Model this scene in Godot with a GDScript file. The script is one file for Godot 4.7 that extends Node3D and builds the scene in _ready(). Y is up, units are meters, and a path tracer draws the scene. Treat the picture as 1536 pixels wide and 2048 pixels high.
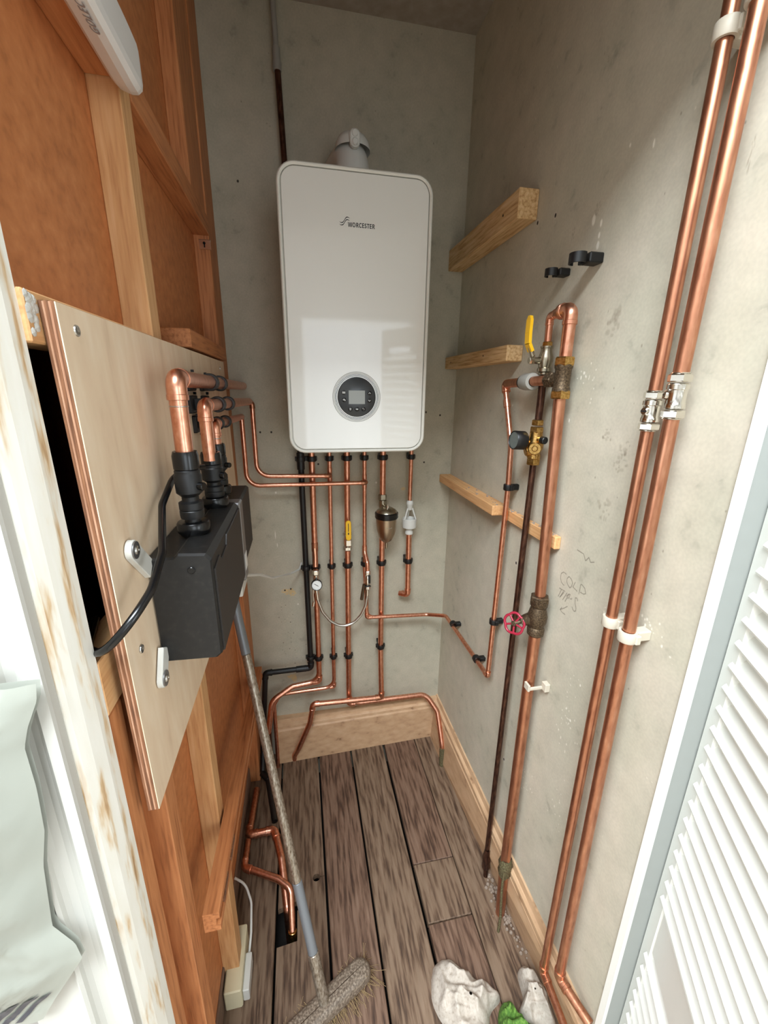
extends Node3D

# ---------------------------------------------------------------- state
var O := Vector3.ZERO            # origin of the thing being built: vertices are given in room metres and stored relative to it
var taken := {}
var M := {}
var rng := RandomNumberGenerator.new()


# ---------------------------------------------------------------- naming helpers
func numbered(n: String) -> String:
	if not taken.has(n):
		taken[n] = 0
		return n
	taken[n] += 1
	return "%s_%03d" % [n, taken[n]]


func thing(called: String, label: String, category: String, at := Vector3.ZERO, group := "") -> Node3D:
	var o := Node3D.new()
	o.name = numbered(called)
	add_child(o)
	o.position = at
	o.set_meta("label", label)
	o.set_meta("category", category)
	if group != "":
		o.set_meta("group", group)
	O = at
	return o


func struct_root(called: String, at := Vector3.ZERO, label := "") -> Node3D:
	var o := Node3D.new()
	o.name = called
	add_child(o, true)
	o.position = at
	o.set_meta("kind", "structure")
	if label != "":
		o.set_meta("label", label)
	O = at
	return o


func obj(called: String, st: SurfaceTool, m: Material, parent: Node = null, label := "") -> MeshInstance3D:
	var mi := MeshInstance3D.new()
	mi.name = called
	mi.mesh = st.commit()
	mi.material_override = m
	if parent == null:
		mi.name = numbered(called)
		add_child(mi, true)
		mi.position = O
	else:
		parent.add_child(mi, true)
	if label != "":
		mi.set_meta("label", label)
	return mi


func struct(called: String, st: SurfaceTool, m: Material, label := "") -> MeshInstance3D:
	var mi := obj(called, st, m, null, label)
	mi.set_meta("kind", "structure")
	return mi


func solo(called: String, label: String, category: String, st: SurfaceTool, m: Material, group := "") -> MeshInstance3D:
	var mi := obj(called, st, m, null, label)
	mi.set_meta("category", category)
	if group != "":
		mi.set_meta("group", group)
	return mi


func dup(src: Node3D, called: String, at: Vector3, turn: float, label: String) -> Node3D:
	var c := src.duplicate() as Node3D
	c.name = numbered(called)
	add_child(c)
	c.position = at
	c.rotation.y = turn
	c.set_meta("label", label)
	return c


# ---------------------------------------------------------------- shape helpers
func sb() -> SurfaceTool:
	var st := SurfaceTool.new()
	st.begin(Mesh.PRIMITIVE_TRIANGLES)
	return st


func tri(st: SurfaceTool, a: Vector3, b: Vector3, c: Vector3, na: Vector3, nb: Vector3, nc: Vector3, ua := Vector2.ZERO, ub := Vector2.ZERO, uc := Vector2.ZERO) -> void:
	if (b - a).cross(c - a).dot(na + nb + nc) > 0.0:
		st.set_normal(na); st.set_uv(ua); st.add_vertex(a - O)
		st.set_normal(nc); st.set_uv(uc); st.add_vertex(c - O)
		st.set_normal(nb); st.set_uv(ub); st.add_vertex(b - O)
	else:
		st.set_normal(na); st.set_uv(ua); st.add_vertex(a - O)
		st.set_normal(nb); st.set_uv(ub); st.add_vertex(b - O)
		st.set_normal(nc); st.set_uv(uc); st.add_vertex(c - O)


func flat(st: SurfaceTool, pts: Array, out: Vector3) -> void:
	# a convex polygon facing the side of «out»
	for i in range(1, pts.size() - 1):
		var a: Vector3 = pts[0]
		var b: Vector3 = pts[i]
		var c: Vector3 = pts[i + 1]
		var n := (b - a).cross(c - a)
		if n.length() < 1e-12:
			continue
		n = n.normalized()
		if n.dot(out) < 0.0:
			n = -n
		tri(st, a, b, c, n, n, n)


func box(st: SurfaceTool, lo: Vector3, hi: Vector3, bev := 0.0, xf := Transform3D.IDENTITY) -> void:
	var c := (lo + hi) * 0.5
	var h := ((hi - lo) * 0.5).abs()
	var b := minf(bev, minf(h.x, minf(h.y, h.z)) * 0.45)
	if b <= 0.0:
		for ax in 3:
			for s in [-1.0, 1.0]:
				var n := Vector3.ZERO
				n[ax] = s
				var u := Vector3.ZERO
				var w := Vector3.ZERO
				u[(ax + 1) % 3] = h[(ax + 1) % 3]
				w[(ax + 2) % 3] = h[(ax + 2) % 3]
				var p := c + n * h[ax]
				flat(st, [xf * (p - u - w), xf * (p + u - w), xf * (p + u + w), xf * (p - u + w)], xf.basis * n)
		return
	var hb := h - Vector3(b, b, b)
	for ax in 3:
		var i1 := (ax + 1) % 3
		var i2 := (ax + 2) % 3
		for s in [-1.0, 1.0]:
			var n := Vector3.ZERO
			n[ax] = s
			var q := []
			for k in [[-1, -1], [1, -1], [1, 1], [-1, 1]]:
				var p := Vector3.ZERO
				p[ax] = s * h[ax]
				p[i1] = k[0] * hb[i1]
				p[i2] = k[1] * hb[i2]
				q.append(xf * (c + p))
			flat(st, q, xf.basis * n)
		# edges along axis ax
		for s1 in [-1.0, 1.0]:
			for s2 in [-1.0, 1.0]:
				var q2 := []
				for k in [[-1, 0], [1, 0], [1, 1], [-1, 1]]:
					var p := Vector3.ZERO
					p[ax] = k[0] * hb[ax]
					p[i1] = s1 * (h[i1] if k[1] == 0 else hb[i1])
					p[i2] = s2 * (hb[i2] if k[1] == 0 else h[i2])
					q2.append(xf * (c + p))
				var n2 := Vector3.ZERO
				n2[i1] = s1
				n2[i2] = s2
				flat(st, q2, xf.basis * n2)
	for sx in [-1.0, 1.0]:
		for sy in [-1.0, 1.0]:
			for sz in [-1.0, 1.0]:
				var s := Vector3(sx, sy, sz)
				flat(st, [xf * (c + s * Vector3(h.x, hb.y, hb.z)), xf * (c + s * Vector3(hb.x, h.y, hb.z)), xf * (c + s * Vector3(hb.x, hb.y, h.z))], xf.basis * s)


func along(p: Vector3, dir: Vector3) -> Transform3D:
	# local y runs along dir
	var y := dir.normalized()
	var t := Vector3.RIGHT if absf(y.x) < 0.8 else Vector3.FORWARD
	var z := t.cross(y).normalized()
	var x := y.cross(z).normalized()
	return Transform3D(Basis(x, y, z), p)


func lathe(st: SurfaceTool, prof: Array, xf: Transform3D, segs := 20, smooth := 0.75, wob := 0.0) -> void:
	# prof: [radius, height] pairs; outward normals; corners sharper than «smooth» (dot) stay sharp
	var n := prof.size()
	var fn := []
	for i in n - 1:
		var d := Vector2(prof[i + 1][0] - prof[i][0], prof[i + 1][1] - prof[i][1])
		fn.append(Vector2(d.y, -d.x).normalized())
	# direction: make the profile normals point away from the axis / consistent
	for i in n - 1:
		if d_len(prof[i], prof[i + 1]) < 1e-7:
			continue
		var na: Vector2 = fn[i]
		var nb: Vector2 = fn[i]
		if i > 0 and fn[i - 1].dot(fn[i]) > smooth:
			na = (fn[i] + fn[i - 1]).normalized()
		if i < n - 2 and fn[i + 1].dot(fn[i]) > smooth:
			nb = (fn[i] + fn[i + 1]).normalized()
		for k in segs:
			var a0 := TAU * k / segs
			var a1 := TAU * (k + 1) / segs
			var d0 := Vector3(cos(a0), 0, sin(a0))
			var d1 := Vector3(cos(a1), 0, sin(a1))
			var w0 := 1.0 + wob * sin(a0 * 3.0 + 1.0)
			var w1 := 1.0 + wob * sin(a1 * 3.0 + 1.0)
			var p00: Vector3 = xf * (d0 * prof[i][0] * w0 + Vector3(0, prof[i][1], 0))
			var p01: Vector3 = xf * (d1 * prof[i][0] * w1 + Vector3(0, prof[i][1], 0))
			var p10: Vector3 = xf * (d0 * prof[i + 1][0] * w0 + Vector3(0, prof[i + 1][1], 0))
			var p11: Vector3 = xf * (d1 * prof[i + 1][0] * w1 + Vector3(0, prof[i + 1][1], 0))
			var m00 := (xf.basis * (d0 * na.x + Vector3(0, na.y, 0))).normalized()
			var m01 := (xf.basis * (d1 * na.x + Vector3(0, na.y, 0))).normalized()
			var m10 := (xf.basis * (d0 * nb.x + Vector3(0, nb.y, 0))).normalized()
			var m11 := (xf.basis * (d1 * nb.x + Vector3(0, nb.y, 0))).normalized()
			if segs <= 8:
				var am := (a0 + a1) * 0.5
				var dm := Vector3(cos(am), 0, sin(am))
				m00 = (xf.basis * (dm * na.x + Vector3(0, na.y, 0))).normalized()
				m01 = m00
				m10 = (xf.basis * (dm * nb.x + Vector3(0, nb.y, 0))).normalized()
				m11 = m10
			if prof[i][0] > 1e-6:
				tri(st, p00, p01, p10, m00, m01, m10)
			if prof[i + 1][0] > 1e-6:
				tri(st, p01, p11, p10, m01, m11, m10)


func d_len(a: Array, b: Array) -> float:
	return Vector2(b[0] - a[0], b[1] - a[1]).length()


func cyl(st: SurfaceTool, a: Vector3, b: Vector3, r: float, segs := 16, bev := 0.0, r2 := -1.0) -> void:
	var L := (b - a).length()
	var q := r if r2 < 0.0 else r2
	if bev > 0.0:
		lathe(st, [[0.0, 0.0], [r - bev, 0.0], [r, bev], [q, L - bev], [q - bev, L], [0.0, L]], along(a, b - a), segs)
	else:
		lathe(st, [[0.0, 0.0], [r, 0.0], [q, L], [0.0, L]], along(a, b - a), segs)


func hexnut(st: SurfaceTool, a: Vector3, b: Vector3, r: float) -> void:
	var L := (b - a).length()
	lathe(st, [[0.0, 0.0], [r * 0.9, 0.0], [r, L * 0.15], [r, L * 0.85], [r * 0.9, L], [0.0, L]], along(a, b - a), 6, 0.99)


func bend(pts: Array, R: float, steps := 6) -> Array:
	# rounds the corners of a path with arcs of radius R
	var out := [pts[0]]
	for i in range(1, pts.size() - 1):
		var p: Vector3 = pts[i]
		var u: Vector3 = (pts[i - 1] - p)
		var w: Vector3 = (pts[i + 1] - p)
		var lu := u.length()
		var lw := w.length()
		u /= lu
		w /= lw
		var ang := u.angle_to(w)
		if ang > 3.05 or R <= 0.0:
			out.append(p)
			continue
		var t := minf(R / tan(ang * 0.5), minf(lu, lw) * 0.48)
		var rr := t * tan(ang * 0.5)
		var c := p + (u + w).normalized() * (rr / sin(ang * 0.5))
		var a := p + u * t - c
		var b := p + w * t - c
		for k in steps + 1:
			out.append(c + a.slerp(b, float(k) / steps))
	out.append(pts[-1])
	return out


func tube(st: SurfaceTool, pts: Array, r: float, segs := 14, cap := true, radii := []) -> void:
	var n := pts.size()
	var tan_ := []
	for i in n:
		var d: Vector3 = pts[mini(i + 1, n - 1)] - pts[maxi(i - 1, 0)]
		tan_.append(d.normalized())
	var t0: Vector3 = tan_[0]
	var up := Vector3.UP if absf(t0.y) < 0.8 else Vector3.RIGHT
	var x := up.cross(t0).normalized()
	var rings := []
	var nors := []
	for i in n:
		var t: Vector3 = tan_[i]
		x = (x - t * x.dot(t)).normalized()
		var y := t.cross(x)
		var ring := []
		var nor := []
		var rr: float = radii[i] if radii.size() else r
		for k in segs:
			var a := TAU * k / segs
			var d := x * cos(a) + y * sin(a)
			ring.append(pts[i] + d * rr)
			nor.append(d)
		rings.append(ring)
		nors.append(nor)
	for i in n - 1:
		for k in segs:
			var k2 := (k + 1) % segs
			tri(st, rings[i][k], rings[i][k2], rings[i + 1][k], nors[i][k], nors[i][k2], nors[i + 1][k])
			tri(st, rings[i][k2], rings[i + 1][k2], rings[i + 1][k], nors[i][k2], nors[i + 1][k2], nors[i + 1][k])
	if cap:
		for e in [0, n - 1]:
			var out: Vector3 = -tan_[0] if e == 0 else tan_[n - 1]
			for k in range(1, segs - 1):
				tri(st, rings[e][0], rings[e][k], rings[e][k + 1], out, out, out)


func ring_tube(st: SurfaceTool, c: Vector3, ax: Vector3, R: float, r: float, segs := 28, rs := 8) -> void:
	var xf := along(c, ax)
	var pts := []
	for k in segs + 1:
		var a := TAU * k / segs
		pts.append(xf * Vector3(cos(a) * R, 0, sin(a) * R))
	tube(st, pts, r, rs, false)


func extrude(st: SurfaceTool, poly: PackedVector2Array, xf: Transform3D, depth: float, bev := 0.0) -> void:
	# polygon in local xy, from z = 0 to z = depth, bevelled at the far (front) edge
	var n := poly.size()
	var inner := poly
	if bev > 0.0:
		inner = inset(poly, bev)
	var idx := Geometry2D.triangulate_polygon(inner)
	var fz := xf.basis * Vector3(0, 0, 1)
	for i in range(0, idx.size(), 3):
		var q := []
		for k in 3:
			var p := inner[idx[i + k]]
			q.append(xf * Vector3(p.x, p.y, depth))
		flat(st, q, fz)
	idx = Geometry2D.triangulate_polygon(poly)
	for i in range(0, idx.size(), 3):
		var q := []
		for k in 3:
			var p := poly[idx[i + k]]
			q.append(xf * Vector3(p.x, p.y, 0))
		flat(st, q, -fz)
	var cw := Geometry2D.is_polygon_clockwise(poly)
	var nrm := []
	for i in n:
		var a := poly[i]
		var b := poly[(i + 1) % n]
		var d := (b - a).normalized()
		nrm.append(Vector2(-d.y, d.x) if cw else Vector2(d.y, -d.x))
	for i in n:
		var j := (i + 1) % n
		var e: Vector2 = nrm[i]
		var ea := e
		var eb := e
		if nrm[(i + n - 1) % n].dot(e) > 0.8:
			ea = (e + nrm[(i + n - 1) % n]).normalized()
		if nrm[j].dot(e) > 0.8:
			eb = (e + nrm[j]).normalized()
		var n0 := (xf.basis * Vector3(ea.x, ea.y, 0)).normalized()
		var n1 := (xf.basis * Vector3(eb.x, eb.y, 0)).normalized()
		var a0 := xf * Vector3(poly[i].x, poly[i].y, 0)
		var b0 := xf * Vector3(poly[j].x, poly[j].y, 0)
		var a1 := xf * Vector3(poly[i].x, poly[i].y, depth - bev)
		var b1 := xf * Vector3(poly[j].x, poly[j].y, depth - bev)
		tri(st, a0, b0, a1, n0, n1, n0)
		tri(st, b0, b1, a1, n1, n1, n0)
		if bev > 0.0:
			var a2 := xf * Vector3(inner[i].x, inner[i].y, depth)
			var b2 := xf * Vector3(inner[j].x, inner[j].y, depth)
			var m0 := (n0 + fz).normalized()
			var m1 := (n1 + fz).normalized()
			tri(st, a1, b1, a2, m0, m1, m0)
			tri(st, b1, b2, a2, m1, m1, m0)


func inset(poly: PackedVector2Array, d: float) -> PackedVector2Array:
	var n := poly.size()
	var s := -1.0 if Geometry2D.is_polygon_clockwise(poly) else 1.0
	var out := PackedVector2Array()
	for i in n:
		var a := (poly[i] - poly[(i + n - 1) % n]).normalized()
		var b := (poly[(i + 1) % n] - poly[i]).normalized()
		var na := Vector2(-a.y, a.x) * s
		var nb := Vector2(-b.y, b.x) * s
		var m := (na + nb).normalized()
		out.append(poly[i] + m * (d / maxf(0.4, m.dot(na))))
	return out


func rrect(x0: float, y0: float, x1: float, y1: float, r: float, steps := 8) -> PackedVector2Array:
	var p := PackedVector2Array()
	for c in [[x1 - r, y1 - r, 0.0], [x0 + r, y1 - r, 1.0], [x0 + r, y0 + r, 2.0], [x1 - r, y0 + r, 3.0]]:
		for k in steps + 1:
			var a: float = (c[2] + float(k) / steps) * PI / 2
			p.append(Vector2(c[0] + cos(a) * r, c[1] + sin(a) * r))
	return p


func frame_ring(st: SurfaceTool, outer: PackedVector2Array, inner: PackedVector2Array, xf: Transform3D, d0: float, d1: float, bev: float) -> void:
	# a flat band between two outlines with the same number of points
	var n := outer.size()
	var o2 := inset(outer, bev)
	var i2 := inset(inner, -bev)
	var fz := xf.basis * Vector3(0, 0, 1)
	for i in n:
		var j := (i + 1) % n
		var e := (outer[j] - outer[i])
		if e.length() < 1e-7:
			continue
		var on := xf.basis * Vector3(e.y, -e.x, 0).normalized()
		var q := func(p: Vector2, z: float) -> Vector3: return xf * Vector3(p.x, p.y, z)
		flat(st, [q.call(outer[i], d0), q.call(outer[j], d0), q.call(outer[j], d1 - bev), q.call(outer[i], d1 - bev)], on)
		flat(st, [q.call(outer[i], d1 - bev), q.call(outer[j], d1 - bev), q.call(o2[j], d1), q.call(o2[i], d1)], on + fz)
		flat(st, [q.call(o2[i], d1), q.call(o2[j], d1), q.call(i2[j], d1), q.call(i2[i], d1)], fz)
		flat(st, [q.call(i2[i], d1), q.call(i2[j], d1), q.call(inner[j], d1 - bev), q.call(inner[i], d1 - bev)], fz - on)
		flat(st, [q.call(inner[i], d1 - bev), q.call(inner[j], d1 - bev), q.call(inner[j], d0), q.call(inner[i], d0)], -on)


func prism(st: SurfaceTool, sec: Array, a: Transform3D, b: Transform3D) -> void:
	# the same outline (Vector2 list, local xy) at two places, joined
	var n := sec.size()
	var mid := (a.origin + b.origin) * 0.5
	var cen := Vector2.ZERO
	for p in sec:
		cen += p / n
	for i in n:
		var j := (i + 1) % n
		var p: Vector2 = sec[i]
		var q: Vector2 = sec[j]
		var e := q - p
		var nn := Vector2(e.y, -e.x)
		var poly := PackedVector2Array(sec)
		if Geometry2D.is_polygon_clockwise(poly):
			nn = -nn
		var out := a.basis * Vector3(nn.x, nn.y, 0)
		flat(st, [a * Vector3(p.x, p.y, 0), a * Vector3(q.x, q.y, 0), b * Vector3(q.x, q.y, 0), b * Vector3(p.x, p.y, 0)], out)
	var idx := Geometry2D.triangulate_polygon(PackedVector2Array(sec))
	for t in [[a, a.origin - b.origin], [b, b.origin - a.origin]]:
		var xf: Transform3D = t[0]
		for i in range(0, idx.size(), 3):
			var q := []
			for k in 3:
				q.append(xf * Vector3(sec[idx[i + k]].x, sec[idx[i + k]].y, 0))
			flat(st, q, t[1])


# ---------------------------------------------------------------- materials
func noise_tex(seed_: int, freq: float, cols: Array, octaves := 4, size := 512, kind := FastNoiseLite.TYPE_SIMPLEX_SMOOTH) -> NoiseTexture2D:
	var f := FastNoiseLite.new()
	f.seed = seed_
	f.noise_type = kind
	f.frequency = freq
	f.fractal_type = FastNoiseLite.FRACTAL_FBM
	f.fractal_octaves = octaves
	f.fractal_gain = 0.55
	var t := NoiseTexture2D.new()
	t.noise = f
	t.width = size
	t.height = size
	t.seamless = true
	t.normalize = true
	if cols.size():
		var g := Gradient.new()
		var offs := PackedFloat32Array()
		var cc := PackedColorArray()
		for k in cols.size():
			offs.append(cols[k][0])
			cc.append(cols[k][1])
		g.offsets = offs
		g.colors = cc
		t.color_ramp = g
	return t


func tri_mat(tex: Texture2D, scale: Vector3, rough: float, metal := 0.0, off := Vector3.ZERO) -> StandardMaterial3D:
	var m := StandardMaterial3D.new()
	m.albedo_texture = tex
	m.uv1_triplanar = true
	m.uv1_world_triplanar = true
	m.uv1_triplanar_sharpness = 8.0
	m.uv1_scale = scale
	m.uv1_offset = off
	m.roughness = rough
	m.metallic = metal
	return m


func plain(c: Color, rough: float, metal := 0.0) -> StandardMaterial3D:
	var m := StandardMaterial3D.new()
	m.albedo_color = c
	m.roughness = rough
	m.metallic = metal
	return m


func rgb(r: float, g: float, b: float) -> Color:
	return Color(r / 255.0, g / 255.0, b / 255.0)


func make_materials() -> void:
	var pine := noise_tex(3, 0.012, [[0.0, rgb(188, 132, 84)], [0.35, rgb(208, 156, 104)], [0.6, rgb(216, 166, 114)], [1.0, rgb(224, 180, 132)]], 4)
	var pale := noise_tex(5, 0.012, [[0.0, rgb(165, 118, 72)], [0.4, rgb(205, 166, 116)], [0.7, rgb(218, 182, 134)], [1.0, rgb(226, 196, 152)]], 4)
	var rust := noise_tex(7, 0.013, [[0.0, rgb(150, 90, 50)], [0.4, rgb(188, 120, 72)], [0.7, rgb(198, 130, 80)], [1.0, rgb(206, 140, 90)]], 4)
	M.pine_y = tri_mat(pine, Vector3(14, 1.0, 14), 0.6)
	M.pine_z = tri_mat(pine, Vector3(14, 14, 1.0), 0.6)
	M.pale_z = tri_mat(pale, Vector3(16, 16, 1.2), 0.7)
	M.rust_y = tri_mat(rust, Vector3(13, 0.9, 13), 0.62)
	M.rust_z = tri_mat(rust, Vector3(13, 13, 0.9), 0.62)
	M.hard = tri_mat(noise_tex(9, 0.03, [[0.0, rgb(172, 106, 60)], [0.4, rgb(194, 122, 72)], [0.65, rgb(200, 128, 77)], [1.0, rgb(210, 140, 88)]], 5), Vector3(2.2, 2.2, 2.2), 0.55)
	var ply := noise_tex(11, 0.008, [[0.0, rgb(212, 184, 152)], [0.3, rgb(224, 198, 168)], [0.6, rgb(228, 204, 174)], [1.0, rgb(234, 214, 188)]], 4)
	M.ply = tri_mat(ply, Vector3(5, 1.1, 5), 0.7)
	M.ply_pale = tri_mat(noise_tex(12, 0.02, [[0.0, rgb(150, 104, 78)], [0.5, rgb(186, 140, 110)], [1.0, rgb(206, 164, 134)]], 4), Vector3(18, 1.2, 18), 0.85)
	M.ply_dark = tri_mat(noise_tex(13, 0.02, [[0.0, rgb(84, 52, 32)], [0.5, rgb(128, 84, 56)], [1.0, rgb(158, 110, 76)]], 4), Vector3(18, 1.2, 18), 0.85)
	# floorboards: one grain, several tones
	var fl := noise_tex(15, 0.011, [[0.0, rgb(104, 84, 67)], [0.35, rgb(119, 98, 79)], [0.6, rgb(124, 103, 84)], [1.0, rgb(134, 113, 94)]], 5)
	var fl2 := noise_tex(17, 0.012, [[0.0, rgb(98, 75, 60)], [0.4, rgb(115, 90, 73)], [0.7, rgb(121, 96, 79)], [1.0, rgb(131, 106, 89)]], 5)
	var dirt := noise_tex(19, 0.012, [[0.0, rgb(110, 96, 86)], [0.3, rgb(190, 176, 166)], [0.5, rgb(242, 236, 230)], [0.7, rgb(255, 253, 250)], [1.0, rgb(255, 255, 255)]], 5)
	var k := 0
	for f in [[fl, 0.0], [fl2, 0.31], [fl, 0.57], [fl2, 0.77]]:
		var m := tri_mat(f[0], Vector3(9, 9, 0.9), 0.62, 0.0, Vector3(f[1], 0.0, f[1] * 1.7))
		m.detail_enabled = true
		m.detail_albedo = dirt
		m.detail_blend_mode = BaseMaterial3D.BLEND_MODE_MUL
		m.detail_uv_layer = BaseMaterial3D.DETAIL_UV_1
		m.heightmap_enabled = true
		m.heightmap_texture = f[0]
		m.heightmap_scale = 0.06
		M["floor%d" % k] = m
		k += 1
	M.dark = plain(rgb(26, 20, 16), 0.95)
	M.plate = tri_mat(fl2, Vector3(7, 7, 0.8), 0.7)
	# copper
	var cu := noise_tex(21, 0.03, [[0.0, rgb(208, 140, 112)], [0.5, rgb(228, 164, 136)], [1.0, rgb(240, 186, 160)]], 4)
	M.copper = tri_mat(cu, Vector3(5, 3, 5), 0.3, 1.0)
	var cud := noise_tex(23, 0.025, [[0.0, rgb(148, 96, 72)], [0.35, rgb(184, 126, 98)], [0.65, rgb(196, 138, 108)], [1.0, rgb(212, 158, 128)]], 5)
	M.copper_dull = tri_mat(cud, Vector3(6, 1.2, 6), 0.36, 0.95)
	var cub := noise_tex(25, 0.03, [[0.0, rgb(52, 34, 28)], [0.5, rgb(88, 60, 48)], [1.0, rgb(122, 88, 70)]], 4)
	M.copper_brown = tri_mat(cub, Vector3(6, 1.5, 6), 0.38, 0.85)
	M.solder = plain(rgb(196, 186, 174), 0.3, 1.0)
	M.brass = tri_mat(noise_tex(27, 0.03, [[0.0, rgb(150, 112, 56)], [0.5, rgb(196, 156, 92)], [1.0, rgb(222, 186, 124)]], 3), Vector3(9, 9, 9), 0.3, 1.0)
	M.brass_old = tri_mat(noise_tex(29, 0.03, [[0.0, rgb(58, 48, 38)], [0.5, rgb(96, 80, 62)], [1.0, rgb(136, 116, 92)]], 4), Vector3(14, 14, 14), 0.5, 0.8)
	M.nickel = plain(rgb(168, 160, 142), 0.28, 1.0)
	M.chrome = plain(rgb(222, 218, 210), 0.14, 1.0)
	M.bronze = plain(rgb(176, 158, 136), 0.32, 1.0)
	M.black = plain(rgb(12, 12, 13), 0.45)
	M.black_gloss = plain(rgb(10, 10, 11), 0.25)
	M.box_black = tri_mat(noise_tex(31, 0.02, [[0.0, rgb(13, 12, 12)], [0.6, rgb(19, 18, 17)], [1.0, rgb(34, 31, 28)]], 4), Vector3(7, 7, 7), 0.5)
	M.box_face = plain(rgb(30, 26, 24), 0.5)
	M.white_gloss = plain(rgb(232, 230, 222), 0.3)
	M.white_gloss.clearcoat_enabled = true
	M.white_gloss.clearcoat = 1.0
	M.white_gloss.clearcoat_roughness = 0.05
	M.white_edge = plain(rgb(228, 226, 216), 0.28)
	M.white_plastic = plain(rgb(214, 213, 206), 0.4)
	M.white_clip = plain(rgb(198, 188, 170), 0.5)
	M.grey_plastic = plain(rgb(150, 147, 139), 0.5)
	M.grey_metal = plain(rgb(150, 150, 152), 0.4, 0.9)
	M.steel = plain(rgb(200, 198, 192), 0.3, 1.0)
	M.yellow = plain(rgb(236, 182, 24), 0.38)
	M.red = plain(rgb(150, 30, 52), 0.35)
	M.panel = plain(rgb(48, 50, 52), 0.2)
	M.screen = plain(rgb(150, 152, 146), 0.3)
	M.icon = plain(rgb(214, 216, 214), 0.5)
	M.ink = plain(rgb(26, 24, 24), 0.5)
	M.gauge_glass = plain(rgb(74, 80, 76), 0.2)
	M.dial = plain(rgb(232, 232, 228), 0.4)
	M.lamp_white = plain(rgb(224, 220, 216), 0.35)
	M.letter_grey = plain(rgb(150, 146, 146), 0.4)
	# painted joinery
	M.paint = plain(rgb(196, 194, 186), 0.4)
	M.frame_shade_grey = plain(rgb(158, 161, 157), 0.45)  # white frame strip in lower light, that shade put into the grey
	M.door_paint = plain(rgb(240, 239, 231), 0.35)
	M.peel = tri_mat(noise_tex(33, 0.016, [[0.0, rgb(160, 122, 84)], [0.16, rgb(196, 166, 128)], [0.28, rgb(214, 200, 178)], [0.4, rgb(222, 217, 204)], [1.0, rgb(228, 225, 216)]], 5), Vector3(6, 0.7, 6), 0.5)
	M.cream = tri_mat(noise_tex(35, 0.012, [[0.0, rgb(130, 98, 70)], [0.2, rgb(184, 148, 114)], [0.45, rgb(194, 158, 122)], [1.0, rgb(206, 172, 138)]], 5), Vector3(2.2, 4, 1.6), 0.55)
	M.room_wall = plain(rgb(160, 156, 150), 0.9)
	M.room_floor = plain(rgb(170, 156, 138), 0.7)
	M.ceil = tri_mat(noise_tex(37, 0.02, [[0.0, rgb(146, 134, 120)], [1.0, rgb(166, 154, 140)]], 4), Vector3(2, 2, 2), 0.9)
	M.cloth = tri_mat(noise_tex(39, 0.02, [[0.0, rgb(140, 128, 114)], [0.35, rgb(178, 166, 152)], [1.0, rgb(196, 187, 174)]], 4), Vector3(9, 9, 9), 0.9)
	M.green = tri_mat(noise_tex(41, 0.02, [[0.0, rgb(48, 84, 26)], [0.5, rgb(84, 122, 44)], [1.0, rgb(128, 164, 74)]], 4), Vector3(9, 9, 9), 0.85)
	M.bag = plain(Color(0.62, 0.63, 0.59, 0.92), 0.32)
	M.bag.transparency = BaseMaterial3D.TRANSPARENCY_ALPHA
	M.bag.backlight_enabled = true
	M.bag.backlight = Color(0.3, 0.3, 0.28)
	M.bag_print = plain(rgb(52, 54, 66), 0.4)
	M.trunk = plain(rgb(216, 206, 172), 0.5)
	M.head = tri_mat(noise_tex(43, 0.03, [[0.0, rgb(70, 58, 48)], [0.5, rgb(112, 98, 84)], [1.0, rgb(168, 154, 136)]], 4), Vector3(9, 9, 9), 0.35)
	M.bristle = plain(rgb(160, 134, 96), 0.8)
	M.pole_dirty = tri_mat(noise_tex(45, 0.03, [[0.0, rgb(88, 72, 58)], [0.4, rgb(150, 138, 122)], [1.0, rgb(196, 188, 176)]], 4), Vector3(10, 4, 10), 0.35, 0.7)
	M.pole_grey = plain(rgb(126, 130, 134), 0.4, 0.3)
	M.verdigris = tri_mat(noise_tex(47, 0.03, [[0.0, rgb(60, 48, 34)], [0.5, rgb(96, 84, 58)], [1.0, rgb(150, 160, 116)]], 4), Vector3(20, 12, 20), 0.7, 0.3)
	M.rubble = tri_mat(noise_tex(49, 0.05, [[0.0, rgb(60, 44, 36)], [0.5, rgb(140, 122, 106)], [1.0, rgb(226, 214, 198)]], 3), Vector3(30, 30, 30), 0.9)
	M.hole = plain(rgb(14, 12, 11), 1.0)


# ---------------------------------------------------------------- painted plaster textures (stains, scuffs, chips, pencil)
func noise_bytes(seed_: int, freq: float, w: int, h: int, oct := 4) -> PackedByteArray:
	var f := FastNoiseLite.new()
	f.seed = seed_
	f.noise_type = FastNoiseLite.TYPE_SIMPLEX_SMOOTH
	f.frequency = freq
	f.fractal_octaves = oct
	var im := f.get_image(w, h, false, false, true)
	im.convert(Image.FORMAT_L8)
	return im.get_data()


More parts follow.
